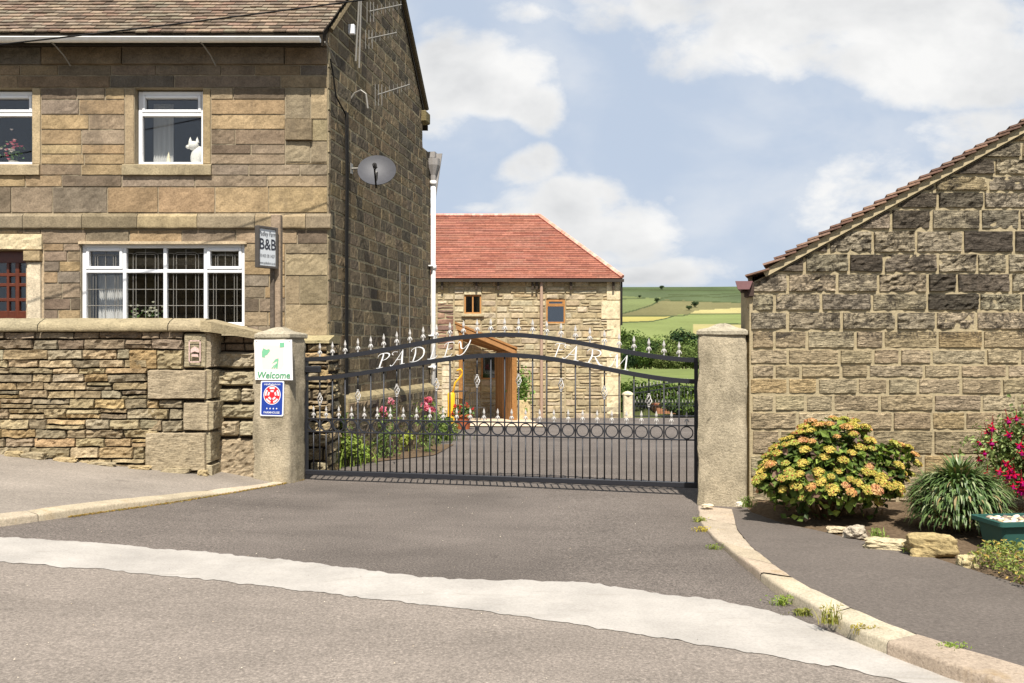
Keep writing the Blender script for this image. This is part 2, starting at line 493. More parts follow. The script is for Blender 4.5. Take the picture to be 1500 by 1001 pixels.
dn = M('ADD', dens, M('ADD', M('MULTIPLY', M('SUBTRACT', n_big, .5), 2.7), M('MULTIPLY', M('SUBTRACT', n_fine, .5), 1.5)))
mr = nt.nodes.new('ShaderNodeMapRange'); mr.interpolation_type = 'SMOOTHSTEP'
mr.inputs[1].default_value = .40; mr.inputs[2].default_value = 1.02; nt.links.new(dn, mr.inputs[0])
up = nt.nodes.new('ShaderNodeMapRange'); up.inputs[1].default_value = -.02; up.inputs[2].default_value = .02; nt.links.new(sep.outputs[2], up.inputs[0])
fwd = nt.nodes.new('ShaderNodeMapRange'); fwd.inputs[1].default_value = -.35; fwd.inputs[2].default_value = .1; fwd.inputs[3].default_value = .25; nt.links.new(sep.outputs[1], fwd.inputs[0])
veil = nt.nodes.new('ShaderNodeMapRange'); veil.interpolation_type = 'SMOOTHSTEP'; veil.inputs[1].default_value = .42; veil.inputs[2].default_value = .75; veil.inputs[4].default_value = .45; nt.links.new(n_sh, veil.inputs[0])
cov = M('MULTIPLY', M('MULTIPLY', M('MULTIPLY', M('MAXIMUM', mr.outputs[0], veil.outputs[0]), .93), up.outputs[0]), fwd.outputs[0])
shd = ramp(nt, M('ADD', M('MULTIPLY', n_sh, .8), M('MULTIPLY', dn, -.12)), [(.12, (6.2, 6.25, 6.35)), (.24, (8.1, 8.1, 8.05)), (.36, (9.7, 9.6, 9.4))])
for e in [n for n in nt.nodes if n.type == 'VALTORGB'][-1].color_ramp.elements: pass
blue = mix(nt, sky.outputs[0], (5.5, 6.4, 7.8), .92)
skc = mix(nt, blue, shd, cov)
nt.links.new(skc, bg.inputs[0]); bg.inputs[1].default_value = .068

# ================================================================ shared materials
M_front = stone_mat('sandstone_ashlar', .34, 45, 0, None, (.58, lin((92, 82, 70)), 2.2), .6, lich=.0)
M_mortar = plain('mortar', lin((150, 138, 116)), .95, .1, nz=.2, ns=30, bs=.3)
M_gable = stone_mat('gable_gritstone', .3, 34, .12, (.64, lin((60, 54, 46)), 3.5), None, .7)
M_dry = stone_mat('drystone', .32, 50, .5, (.68, lin((92, 82, 64)), 6), None, .6)
M_right = None
M_barn = stone_mat('barn_stone', .2, 12, 0, None, None, .3)
M_pillar = stone_mat('pillar_stone', .26, 48, .12, (.63, lin((88, 82, 68)), 7), (.47, lin((110, 102, 82)), 2.4), 1.2)
M_cope = stone_mat('coping_stone', .2, 45, .3, (.62, lin((100, 96, 66)), 4), None, .8)
M_dark = plain('dark_joint', lin((48, 42, 34)), .95, .1)
M_white = plain('white_upvc', (.80, .80, .80), .35, .4, nz=.03, ns=8)
M_wpipe = plain('white_painted_pipe', (.78, .76, .72), .5, .3, nz=.08, ns=12)
M_glass = glass_mat('window_glass', .06)
M_room = plain('room_plaster', lin((120, 112, 100)), .9, .1)
M_tile_old = stone_mat('old_clay_tile', .3, 30, 0, (.60, lin((96, 84, 66)), 5), None, .5)
M_tile_red = stone_mat('red_clay_tile', .22, 14, 0, (.66, lin((120, 96, 80)), 4), None, .3)
M_tile_r = stone_mat('red_brown_tile', .2, 40, 0, None, None, .4)
M_black = plain('black_painted_iron', lin((34, 35, 40)), .45, .5, nz=.15, ns=60, bs=.15)
M_silver = plain('silver_painted_iron', lin((184, 180, 174)), .45, .5, nz=.15, ns=30)
M_alu = plain('weathered_aluminium', lin((138, 134, 126)), .5, .4, metal=.2)
M_cable = plain('black_cable', lin((30, 28, 26)), .7, .2)
M_timber = stone_mat('orange_timber', .2, 30, 0, None, None, .3)

# ================================================================ ground
def sheet(A, B, off, n=60, m=6, wav=0.0, crown=0.0):
    """strip of ground between two outlines given in ground points"""
    def rs(pl, n):
        pl = np.array(pl, float); d = np.r_[0, np.cumsum(np.linalg.norm(np.diff(pl, axis=0), axis=1))]
        t = np.linspace(0, d[-1], n); return np.stack([np.interp(t, d, pl[:, k]) for k in range(pl.shape[1])], 1)
    A = rs([p[:2] for p in A], n); B = rs([p[:2] for p in B], n)
    if wav:
        for L in (A, B):
            q = np.stack([L[:, 0]*14, L[:, 1]*14, np.zeros(n)], 1); L[:, 1] += (fbm(q, 3)-.5)*wav
    Pt = np.zeros((n, m, 3))
    for j in range(m):
        k = j/(m-1); Q = A*(1-k)+B*k
        Pt[:, j, :2] = Q; Pt[:, j, 2] = [g(x, y)+off+crown*math.sin(math.pi*k) for x, y in Q]
    return Pt
def px_line(L, off=0.0): return [G(u, v, off) for u, v in L]
M_yard = asphalt('asphalt_drive', (.130, .110, .094), .62, .15)
M_road = asphalt('asphalt_road', (.216, .183, .153), .42, .12)
M_path = asphalt('asphalt_path', (.128, .108, .092), .24, .09, .3)
M_pave = asphalt('asphalt_pavement', (.255, .22, .182), .3, .16)
M_band, nb, bb = new_mat('concrete_strip')
v_ = coords(nb); c_ = mix(nb, (.425, .39, .345), ramp(nb, noise_node(nb, 60, 4, .8, v_), [(.3, g3(.82)), (.6, g3(1.05))]), 1.0, 'MULTIPLY')
c_ = mix(nb, c_, ramp(nb, noise_node(nb, 1.6, 5, .6, v_), [(.3, g3(.74)), (.7, g3(1.06))]), 1.0, 'MULTIPLY')
c_ = mix(nb, c_, (.26, .23, .19), ramp(nb, noise_node(nb, 4, 6, .75, coords(nb, (.3, 1.5, 1)), 1.0), [(.56, g3(0)), (.70, g3(.6))]))
c_ = mix(nb, c_, (.13, .12, .11), ramp(nb, noise_node(nb, 26, 5, .8, v_), [(.69, g3(0)), (.73, g3(.75))]))
nb.links.new(c_, bb.inputs['Base Color']); bb.inputs['Roughness'].default_value = .9; bump(nb, bb, noise_node(nb, 90, 3, .7, v_), .3, .005)

# far and near terrain in one sheet, fields in flat colours with cloud shade and haze painted in
def inpoly(x, y, poly):
    n = len(poly); r = False
    for i in range(n):
        x0, y0 = poly[i]; x1, y1 = poly[(i+1) % n]
        if (y0 > y) != (y1 > y) and x < (x1-x0)*(y-y0)/(y1-y0)+x0: r = not r
    return r
def seen(x, y):
    return CX+F*x/y, HY-(g(x, y)-CH)*F/y
c_g = {k: np.array(lin(v))*.62 for k, v in dict(green=(136, 146, 94), dgreen=(94, 108, 78), bright=(156, 168, 100), wheat=(222, 205, 140), brown=(140, 130, 92), yellow=(212, 196, 112),
      hedge=(70, 82, 52), near=(134, 146, 84), shade=(88, 105, 70), pale=(150, 160, 100)).items()}
FIELDS = [('shade', [(300, 418), (1500, 412), (1500, 432), (900, 428), (300, 428)]), ('dgreen', [(300, 428), (1500, 430), (1500, 446), (985, 436), (960, 442), (300, 446)]),  # shade: cloud shadow painted into the hill's top band
  ('green', [(300, 436), (905, 433), (958, 437), (968, 436), (958, 446), (905, 461), (300, 461)]), ('brown', [(962, 443), (975, 439), (1100, 444), (1500, 446), (1500, 461), (1000, 462), (905, 463), (918, 458)]),
  ('wheat', [(1020, 455), (1100, 450), (1500, 450), (1500, 459), (1010, 460)]), ('bright', [(990, 462), (1010, 460), (1500, 459), (1500, 475), (1020, 475), (960, 473), (300, 475), (300, 473), (950, 471)]),
  ('yellow', [(300, 463), (985, 462.5), (975, 467), (955, 471), (905, 472.6), (300, 472.6)]), ('bright', [(300, 473), (960, 472), (1018, 474), (1018, 500), (300, 500)]),
  ('wheat', [(1015, 475), (1500, 475), (1500, 490), (1015, 490)]), ('near', [(300, 525), (1500, 525), (1500, 575), (300, 575)])]
HEDGES = [[(905, 461), (930, 455), (955, 447), (970, 437), (985, 434.5), (1020, 434), (1050, 436), (1100, 431)], [(905, 463.5), (1000, 463), (1010, 460.5), (1100, 459)], [(968, 440), (1020, 441.5), (1100, 444)],
  [(905, 472.8), (955, 471), (975, 467), (990, 462.5)], [(1060, 474.5), (1100, 475)], [(905, 424.5), (1000, 425.5), (1100, 426)], [(980, 432), (1030, 432.5), (1100, 429)], [(905, 438), (945, 437)]]
def dseg(u, v):
    best = 9
    for h in HEDGES:
        for (a, b), (c, d) in zip(h, h[1:]):
            L = (c-a)**2+(d-b)**2; t = max(0, min(1, ((u-a)*(c-a)+(v-b)*(d-b))/L))
            best = min(best, math.hypot((u-a-t*(c-a))*.5, v-b-t*(d-b)))
    return best
def terrain():
    mb = MB()
    xr = np.unique(np.r_[np.linspace(-2.2, .1, 24), np.linspace(.1, .30, 150), np.linspace(.30, 2.2, 24)])
    ys = np.unique(np.r_[np.linspace(47.6, 500, 60), np.linspace(500, 2600, 190)])
    Pt = np.zeros((len(xr), len(ys), 3)); cc = np.zeros_like(Pt)
    RR, YY = np.meshgrid(xr, ys, indexing='ij')
    QQ = fbm(np.stack([RR*YY*.02, YY*.012, np.full_like(YY, 3.0)], -1), 3)
    for i, r in enumerate(xr):
        for j, y in enumerate(ys):
            x = r*y; z = g(x, y); Pt[i, j] = (x, y, z)
            u, v = seen(x, y); k = c_g['dgreen'] if y > 400 else c_g['near']
            for nme, poly in FIELDS:
                if inpoly(u, v, poly): k = c_g[nme]
            if y > 350 and 900 < u < 1105 and dseg(u, v) < .75: k = c_g['hedge']
            haze_green = c_g['green']*.8; k = k*.74+haze_green*.26 if y > 350 else k  # distant haze painted in by blending far fields towards one green
            cc[i, j] = k*(.72+.56*QQ[i, j])
    mb.grid(Pt, cc)
    # near part, up to the same distance
    xs = np.linspace(-110, 110, 111); yn = np.unique(np.r_[np.linspace(-40, 48, 60)])
    Pn = np.zeros((len(xs), len(yn), 3))
    for i, x in enumerate(xs):
        for j, y in enumerate(yn):
            Pn[i, j] = (x, y, g(x, y)-(.06 if y < 44.5 else .0))
    mb.grid(Pn, np.array(lin((96, 102, 60)))*.7)
    return mb
M_terr = plain('fields_and_grass', (1, 1, 1), .95, .05, nz=.18, ns=.35, bs=.3, attr=True)
tag(terrain().build('ground', M_terr), kind='structure')

yard = sheet([(-16, 2.0), (16, 2.0)], [(-16, 44), (16, 44)], 0.0, 160, 180)
tag(MB().grid(yard).build('driveway', M_yard, smooth=True), kind='structure')
band_up = [(-700, 750), (-260, 775), (-60, 783), (0, 788), (150, 797), (300, 810), (450, 825), (600, 845), (680, 851), (750, 851), (870, 856), (950, 869), (1050, 881), (1160, 905), (1260, 945), (1400, 992), (1520, 1035), (1700, 1120)]
band_lo = [(-700, 775), (-260, 806), (-60, 820), (0, 825), (150, 835), (300, 850), (450, 868), (600, 885), (750, 902), (900, 925), (1050, 950), (1200, 975), (1300, 994), (1400, 1022), (1520, 1060), (1700, 1160)]
BU, BLo = px_line(band_up), px_line(band_lo)
tag(MB().grid(sheet(BU, BLo, .008, 900, 6, .09)).build('concrete_strip', M_band), kind='structure')
near_edge = [(p[0], -6.0) for p in BLo]
tag(MB().grid(sheet([(-16, BLo[0][1]+1.6)]+[(p[0], p[1]+.02) for p in BLo if p[0] < 2.9]+[(3.4, 1.2), (9, .2)], [(-16, -8), (9, -8)], .004, 260, 90)).build('road', M_road), kind='structure')

# left pavement with its kerb
kl_out = [(-300, 800), (-100, 782), (0, 772), (85, 760), (170, 748), (250, 737), (330, 724), (400, 712), (446, 703)]
KO = px_line(kl_out); _d = KO[0]-KO[2]; KO = [KO[0]+_d*4.5, KO[0]+_d*2]+KO;  KO2 = [np.array([p[0], p[1], 0]) for p in KO]
def offs(L, d):
    r = []
    for i, p in enumerate(L):
        a = L[max(0, i-1)]; b = L[min(len(L)-1, i+1)]; t = (b-a)[:2]; t = t/np.linalg.norm(t); r.append(np.array([p[0]-t[1]*d, p[1]+t[0]*d, 0]))
    return r
KI = offs(KO2, .16)
PH = .065
def ph(x): return PH*min(1, max(.12, (-2.75-x)/.9))
pv = sheet(KI, [(p[0], 12.6) for p in KI], 0, 80, 12)
for i in range(pv.shape[0]):
    for j in range(pv.shape[1]): pv[i, j, 2] += ph(pv[i, j, 0])-.012
tag(MB().grid(pv).build('pavement', M_pave, smooth=True), kind='structure')
M_kerb = stone_mat('kerb_stone', .18, 60, 0, None, (.58, lin((150, 122, 72)), 3), .6)
def kerb(O, I, hfun, mb, pal, L=.75, gap=.006, round_=.02, deep=.12):
    O = np.array(O)[:, :2]; I = np.array(I)[:, :2]
    d = np.r_[0, np.cumsum(np.linalg.norm(np.diff(O, axis=0), axis=1))]; a = 0
    while a < d[-1]-.05:
        b = min(d[-1], a+L*(.8+.4*random.random()))
        n = 7; ts = np.linspace(a+gap/2, b-gap/2, n)
        rows = []; dz = (random.random()-.5)*.008
        for k, t in enumerate(ts):
            o = np.array([np.interp(t, d, O[:, 0]), np.interp(t, d, O[:, 1])]); i_ = np.array([np.interp(t, d, I[:, 0]), np.interp(t, d, I[:, 1])])
            zz = g(*o); h = hfun(o[0], o[1])+dz-(.006 if k in (0, n-1) else 0)
            jj = (vnoise(np.array([[t*9, a, 3.]]))[0]-.5)*.014
            e = (i_-o)/np.linalg.norm(i_-o)
            pr = [(0, -deep), (0, h-round_), (round_*.35, h-round_*.3), (round_, h)]
            row = [np.array([*(o+e*(x+jj)), zz+z]) for x, z in pr]
            for f_ in (.3, .6, 1.0):
                q = o+(i_-o)*f_; row.append(np.array([*q, g(*q)+h+(random.random()-.5)*.004]))
            rows.append(row)
        mb.grid(np.array(rows), pal())
        a = b
mb = MB(); pk = palette([(182, 168, 144), (174, 160, 134), (186, 173, 150)], .08)
kerb(KO, KI, lambda x, y: ph(x), mb, pk, .95)
tag(mb.build('pavement_kerb', M_kerb, smooth=True), kind='structure')

# right path with its kerb
kr_out = [(1022, 741), (1025, 765), (1045, 792), (1090, 832), (1140, 873), (1200, 911), (1260, 946), (1350, 981), (1430, 1010), (1560, 1060)]
kr_in = [(1072, 741), (1080, 772), (1100, 800), (1140, 837), (1175, 862), (1230, 893), (1300, 925), (1400, 960), (1500, 990), (1650, 1035)]
RO = px_line(kr_out)+[np.array([2.85, 2.4, 0]), np.array([3.45, 1.0, 0])]; RI = px_line(kr_in, .04)+[np.array([3.12, 2.5, 0]), np.array([3.75, 1.1, 0])]
def hr(x, y): return .012+.075*min(1, max(0, (8.6-y)/3.2))
mb = MB(); pk = palette([(176, 161, 136), (184, 170, 144), (168, 154, 130)], .08)
kerb(RO, RI, hr, mb, pk, .62)
tag(mb.build('path_kerb', M_kerb, smooth=True), kind='structure')
path_in = [(1092, 735), (1100, 745), (1150, 762), (1200, 773), (1240, 784), (1330, 803), (1400, 828), (1500, 862), (1650, 915)]
PI_ = px_line(path_in, .05)+[np.array([3.95, 3.5, 0]), np.array([4.7, 1.8, 0])]
pt = sheet(RI, PI_, 0, 120, 14)
for i in range(pt.shape[0]):
    for j in range(pt.shape[1]): pt[i, j, 2] += hr(pt[i, j, 0], pt[i, j, 1])-.006
tag(MB().grid(pt).build('footpath', M_path, smooth=True), kind='structure')
# soil bed along the right wall
M_soil = plain('soil', lin((104, 88, 70)), .97, .05, nz=.35, ns=30, bs=1.0)
so = sheet([(p[0], p[1]) for p in PI_]+[(5.2, .8)], [(2.45, 9.35), (9.5, 9.35), (9.8, 4.0)], 0, 160, 40)
for i in range(so.shape[0]):
    for j in range(so.shape[1]):
        k = j/(so.shape[1]-1); q = so[i, j]; so[i, j, 2] += hr(q[0], q[1])-.02+.07*min(1, k*3)+.035*min(1, k*6)*(fbm(np.array([[q[0]*9, q[1]*9, 0]]), 3)[0]-.5)
tag(MB().grid(so).build('flower_bed_soil', M_soil), kind='structure')

# ================================================================ farmhouse
D = 12.5
house = empty('farmhouse', (px(D, 480), D, 0), 'two storey brown stone farmhouse with white windows on the left', 'house')
fh = front(D); xc = px(D, 480)
pf = palette([(144, 127, 103), (134, 119, 97), (154, 135, 106), (132, 119, 101), (158, 136, 102), (112, 98, 80), (142, 126, 104), (162, 140, 104), (150, 128, 96)], .14)
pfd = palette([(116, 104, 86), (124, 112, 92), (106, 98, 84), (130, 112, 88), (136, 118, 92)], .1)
pfg = palette([(142, 129, 103), (150, 135, 104), (134, 120, 95), (156, 140, 108), (126, 112, 88)], .10)
wall = MB(); back = MB()
def zone(u0, u1, vs, lens, pal, **kw):
    kw2 = dict(gap=.007, prot=.010, rough=.007, bev=.006, cell=.045, jit=.003); kw2.update(kw)
    lay(wall, fh, px(D, u0), px(D, u1), [pz(D, v) for v in vs], [(a/104, b/104) for a, b in lens], pal, **kw2)
    back.box((px(D, u0), -.32, pz(D, vs[-1])), (px(D, u1), -.004, pz(D, vs[0])), lin((64, 56, 44)), fh)
L0 = -330
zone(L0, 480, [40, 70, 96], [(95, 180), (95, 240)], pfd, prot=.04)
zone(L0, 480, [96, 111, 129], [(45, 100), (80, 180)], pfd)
for (a, b, dr) in ((L0, -63, 0), (60, 183, 0), (309, 418, 0)):
    zone(a, b, [129, 146, 168, 190, 212, 226, 241], [(40, 100), (50, 110), (70, 140), (60, 150), (60, 140), (60, 120)], pf)
for (a, b) in ((-63, -50), (47, 60), (183, 197), (297, 309)):
    zone(a, b, [129, 241], [(40, 40)], palette([(160, 140, 104), (168, 150, 116)]), gap=.006, rough=.002)
zone(418, 480, [129, 175, 207, 238, 241], [(42, 45), (80, 90), (42, 45), (80, 90)], pfg)
zone(418, 459, [175, 207], [(60, 60)], pfg, prot=.065)
zone(L0, 480, [241, 257, 274, 312], [(50, 90), (50, 110), (60, 95)], pf)
zone(L0, 480, [312, 337], [(70, 120)], pfg)
zone(60, 480, [337, 357], [(42, 95)], pf)
zone(L0, 60, [337, 343], [(42, 95)], pf)
zone(L0, -60, [343, 368, 390, 415, 440, 470, 500, 540, 590, 650, 700], [(40, 90)]*10, pf)
zone(64, 118, [357, 368, 383, 398, 415, 437, 454, 472, 500], [(24, 60)]*8, pf)
zone(358, 418, [357, 383, 403, 420, 437, 457, 478, 500], [(28, 62)]*7, pf)
zone(418, 480, [357, 372, 404, 446, 500], [(62, 62), (62, 62), (30, 35), (62, 62)], pfg)
zone(64, 480, [500, 540, 590, 650, 700], [(60, 120)]*4, pf)
zone(118, 358, [478, 500], [(60, 120)], pf)
zone(-60, -32, [343, 700], [(30, 30)], pfg); 
o = wall.build('front_wall', M_front, house); back.build('wall_core', M_mortar, house)
# dressed door surround, sills, heads, string course
mb = MB()
relief(mb, fh, px(D, -60), px(D, 64), pz(D, 367), pz(D, 342), lin((196, 180, 146)), gap=.006, prot=.05, rough=.01, cell=.04)
relief(mb, fh, px(D, 36), px(D, 63), pz(D, 384), pz(D, 367), lin((170, 150, 116)), gap=.006, prot=.06, rough=.006, cell=.04)
relief(mb, fh, px(D, 40), px(D, 62), pz(D, 700), pz(D, 384), lin((214, 198, 170)), gap=.004, prot=.05, rough=.003, cell=.08)
mb.box((px(D, 38), -.3, pz(D, 700)), (px(D, 64), -.004, pz(D, 343)), lin((190, 170, 140)), fh)
mb.box((px(D, -32), -.3, pz(D, 367)), (px(D, 38), -.004, pz(D, 343)), lin((150, 132, 100)), fh)
mb.build('door_surround', M_front, house, smooth=False)
def bar_profile(mb, S0, S1, prof, fr, c, lens=None, pal=None, gap=.008):
    """moulding: profile (d,z) swept along the wall in separate stones"""
    a = S0
    while a < S1-1e-3:
        b = S1 if lens is None else min(S1, a+lens[0]+(lens[1]-lens[0])*random.random())
        if S1-b < .2: b = S1
        n = max(2, int((b-a)/.06)); rows = []
        for x in np.linspace(a+gap/2, b-gap/2, n):
            rows.append([fr(x, d+(vnoise(np.array([[x*12, d*30, z*20]]))[0]-.5)*.008, z+(vnoise(np.array([[x*9, d*30, z*20+9]]))[0]-.5)*.008) for d, z in prof])
        rows = np.array(rows); cc = pal() if pal else c
        mb.grid(rows, cc)
        for e in (0, -1): mb.add(rows[e], [tuple(range(len(prof)))], cc)
        a = b
def string(mb, fr, a, b, z0, z1, pr, pal, lens):
    bar_profile(mb, a, b, [(-.02, z0), (pr, z0), (pr+.006, z0+.015), (pr+.006, z1-.05), (pr*.5, z1-.008), (-.02, z1)], fr, None, lens, pal)
mb = MB(); string(mb, fh, px(D, L0), xc+.055, pz(D, 335), pz(D, 313), .055, pfg, (.7, 1.1)); mb.build('string_course', M_front, house)
for (u0, u1, v0, v1, pr, c) in ((180, 311, 241, 257, .05, (156, 142, 114)), (-66, 60, 241, 257, .05, (160, 144, 116)), (112, 364, 478, 492, .06, (176, 160, 130))):
    mb = MB(); bar_profile(mb, px(D, u0), px(D, u1), [(-.02, pz(D, v1)), (pr, pz(D, v1)), (pr, pz(D, v0)-.02), (pr-.03, pz(D, v0)), (-.2, pz(D, v0)+.003)], fh, lin(c)); mb.build('window_sill', M_front, house)
mb = MB(); mb.box((px(D, 116), -.0, pz(D, 358)), (px(D, 362), .03, pz(D, 354)), lin((190, 170, 140)), fh); mb.build('window_head_trim', M_front, house)
# shell so that rooms are closed
mb = MB()
mb.box((-10.2, 12.79, -1), (-9.9, 17.4, 6.2)); mb.box((-10.2, 17.25, -1), (-2.0, 17.5, 6.0)); mb.box((-9.9, 12.83, 2.85), (-2.9, 17.24, 2.95)); mb.box((-9.9, 12.83, 5.75), (-2.9, 17.24, 5.85))
mb.box((-9.9, 15.2, -.5), (-2.75, 15.3, 5.7)); mb.box((px(D, 60)-.06, 12.83, 0), (px(D, 60)+.06, 15.18, 2.84)); mb.box((-9.9, 12.83, 0.1), (-2.9, 17.2, .15))
mb.build('inner_walls', M_room, house)

# gable wall
Sg = np.array([.1705, .9854, 0]); Ng = np.array([.9854, -.1705, 0]); fg = Frame((xc, D, 0), Sg, Ng)
T1, TE = 4.95, 5.56; ZE, ZR, TR = 6.22, 8.62, 2.72
def gtop(s):
    s = np.asarray(s, float)
    return np.where(s <= TR, ZE+(ZR-ZE)*s/TR, np.where(s <= T1, ZR-(ZR-6.3)*(s-TR)/(T1-TR), 5.62))
pg = palette([(112, 99, 78), (104, 93, 74), (122, 107, 82), (98, 88, 71), (110, 96, 73), (118, 103, 77), (88, 80, 66)], .14)
cg = []; z = -.4
while z < 8.7: cg.append(z); z += .155+.06*random.random()
mb = MB(); lay(mb, fg, .10, T1, cg[::-1], (.26, .58), pg, clip=gtop, gap=.022, prot=.004, rough=.006, bev=.008, cell=.06, jit=.008, back=-.007)
lay(mb, fg, T1, TE, courses(-.5, 5.6, .16, .2), (.3, .5), pg, gap=.018, prot=.004, rough=.006, bev=.008, cell=.06, jit=.008, back=-.007)
# corner quoins seen edge on
for i in range(22):
    z0 = -.4+i*.3; L = .1 if i % 2 else .34
    if z0 < 5.95: relief(mb, fg, 0.0, .1, z0, z0+.3, pfg(), gap=.006, prot=.012, rough=.004, cell=.05)
mb.build('gable_wall', M_gable, house)
mb = MB()
pts = [(0, -1), (T1, -1), (T1, 6.28), (TR, ZR-.02), (0, ZE-.02)]
mb.prism(pts, -.32, -.003, lambda a, b, h: fg(a, h, b), lin((200, 190, 160)))
mb.prism([(T1, -1), (TE, -1), (TE, 5.6), (T1, 5.6)], -.32, -.003, lambda a, b, h: fg(a, h, b), lin((200, 190, 160)))
M_gm = plain('gable_mortar', lin((158, 146, 118)), .95, .1, nz=.25, ns=20, bs=.4)
mb.build('gable_core', M_gm, house)
mb = MB(); bar_profile(mb, 0.0, .055, [(-.0, pz(D, 335)), (.05, pz(D, 335)), (.05, pz(D, 314)), (0, pz(D, 313))], fg, lin((150, 136, 108))); mb.build('string_course', M_front, house)
# foot of the gable: a thicker base with a sloping pale top
mb = MB(); bar_profile(mb, .45, 5.35, [(.14, -.5), (.14, .86), (.13, .90), (.03, .97), (-.01, .97)], fg, lin((150, 136, 104))); 
lay(mb, Frame(fg.o+Ng*.14, Sg, Ng), .45, 5.35, courses(-.45, .86, .16, .24), (.3, .7), pg, gap=.02, prot=.012, rough=.02, bev=.02, cell=.07)
mb.build('wall_base', M_gable, house)

# roof
TH = math.atan(.883); Tv = np.array([0, math.cos(TH), math.sin(TH)]); Nv = np.array([0, -math.sin(TH), math.cos(TH)])
y0r, z0r = 12.17, 5.95
def verge(y): return xc+.173*(y-D)+.07
pt_old = palette([(134, 116, 96), (124, 108, 90), (142, 125, 103), (112, 98, 82), (130, 108, 90), (128, 117, 98), (136, 121, 102), (104, 91, 76)], .14)
mb = MB(); tiles(mb, (0, y0r, z0r), (1, 0, 0), Tv, Nv, 37, .112, .172, lambda r: (-10.6, verge(y0r+r*.112*math.cos(TH))), pt_old, .02, .17, .026, .006, .009)
mb.build('roof', M_tile_old, house)
mb = MB()
yR = y0r+4.1*math.cos(TH); zR_ = z0r+4.1*math.sin(TH)
v = [(-10.6, y0r+.04, z0r-.0), (verge(y0r)-.05, y0r+.04, z0r), (verge(yR)-.05, yR, zR_-.04), (-10.6, yR, zR_-.04), (verge(17.6)-.05, 17.9, 6.15), (-10.6, 17.9, 6.15)]
v2 = [(a, b, c-.1) for a, b, c in v]
mb.add(v+v2, [(0,1,2,3), (3,2,4,5), (6,9,8,7), (9,11,10,8), (1,7,8,2), (2,8,10,4), (0,6,7,1)], lin((70, 60, 48)))
mb.build('roof_deck', M_dark, house)
mb = MB()   # verge pointing seen along the rear slope
a = fg(TR, .06, ZR+.06); b = fg(T1+.1, .06, 6.36)
mb.tube([a, b], .045, 6, lin((96, 86, 66))); mb.tube([fg(0, .05, ZE-.1), fg(TR, .05, ZR)], .035, 6, lin((110, 98, 76)))
mb.bbox((T1-.1, -.1, 6.08), (T1+.22, .1, 6.3), .02, lin((120, 108, 76)), fg)
mb.build('verge_mortar', M_cope, house)
# gutter and its iron brackets
mb = MB()
prof = [(-math.pi*k/8) for k in range(9)]
rows = []
for x in np.linspace(-10.5, xc-.02, 40): rows.append([(x, 12.11-.058*math.cos(t)*-1*-1, 5.875+.06*math.sin(t)) for t in prof])
mb.grid(np.array(rows), (1, 1, 1))
rows2 = [[(x, 12.11-.052*math.cos(t), 5.875+.053*math.sin(t)) for t in prof] for x in (-10.5, xc-.02)]
mb.grid(np.array(rows2)); mb.add(rows[-1], [tuple(range(9))])
mb.box((-10.5, 12.045, 5.868), (xc-.02, 12.057, 5.882))
mb.build('gutter', M_wpipe, house, smooth=False)
for u in (-30, 80, 297, 500-22):
    mb = MB(); x = px(12.2, u); mb.tube([(x, 12.1, 5.82), (x+.02, 12.17, 5.80), (x+.07, 12.33, 5.70), (x+.10, 12.44, 5.60)], .011, 5, lin((170, 160, 140))); mb.build('gutter_bracket', M_alu, house)
mb = MB(); mb.box((-10.5, 12.170, 5.79), (xc+.0, 12.20, 5.965), lin((70, 62, 52))); mb.build('fascia', M_dark, house)
# rear gutter end and white down pipe on the gable's far corner
pc = fg(TE-.06, .07, 0)
mb = MB(); mb.tube([pc+np.array([0, 0, -.45]), pc+np.array([0, 0, 5.0])], .05, 10)
for zz in (4.95, 3.25, 1.22): mb.tube([pc+np.array([0, 0, zz]), pc+np.array([0, 0, zz+.09])], .066, 10)
for zz in (3.3, 1.9, 1.27): mb.box((TE-.2, .0, zz), (TE+.02, .09, zz+.03), (1, 1, 1), fg)
mb.build('downpipe', M_wpipe, house, smooth=True)
mb = MB(); mb.lathe([(.055, 0), (.06, .12), (.13, .32), (.14, .45), (.12, .45)], 8, tuple(pc+np.array([0, 0, 5.03])))
mb.box((TE-.12, -.25, 5.50), (TE+.22, .12, 5.62), (1, 1, 1), fg)
mb.prism([(0.0, 5.6), (.24, 5.6), (.05, 4.35), (0.02, 4.35)], -.03, .0, lambda a, b, h: fg(TE+.02+h, a-.0, b), (.5, .5, .5))
mb.build('gutter_hopper', plain('grey_painted_hopper', lin((150, 145, 140)), .6, .3, nz=.1), house)
mb = MB()   # cables clipped to the gable
for (t, dz) in ((.62, 0), (.66, .3), (.70, 0)): mb.tube([fg(t, .035, -.3), fg(t, .035, 3.3), fg(t+.01, .04, 4.1), fg(t, .035, 5.15-dz)], .014, 5)
mb.tube([fg(0, .04, 5.72), fg(.1, .04, 5.55), fg(.22, .04, 5.25), fg(.6, .04, 5.1)], .012, 5)
mb.build('wall_cable', M_cable, house)
mb = MB()
for (t) in (3.35, 3.95): mb.tube([fg(t, .03, .9), fg(t, .03, 3.2)], .007, 4)
mb.build('thin_wire', M_alu, house)
for zz in (1.6, 5.1):
    pass

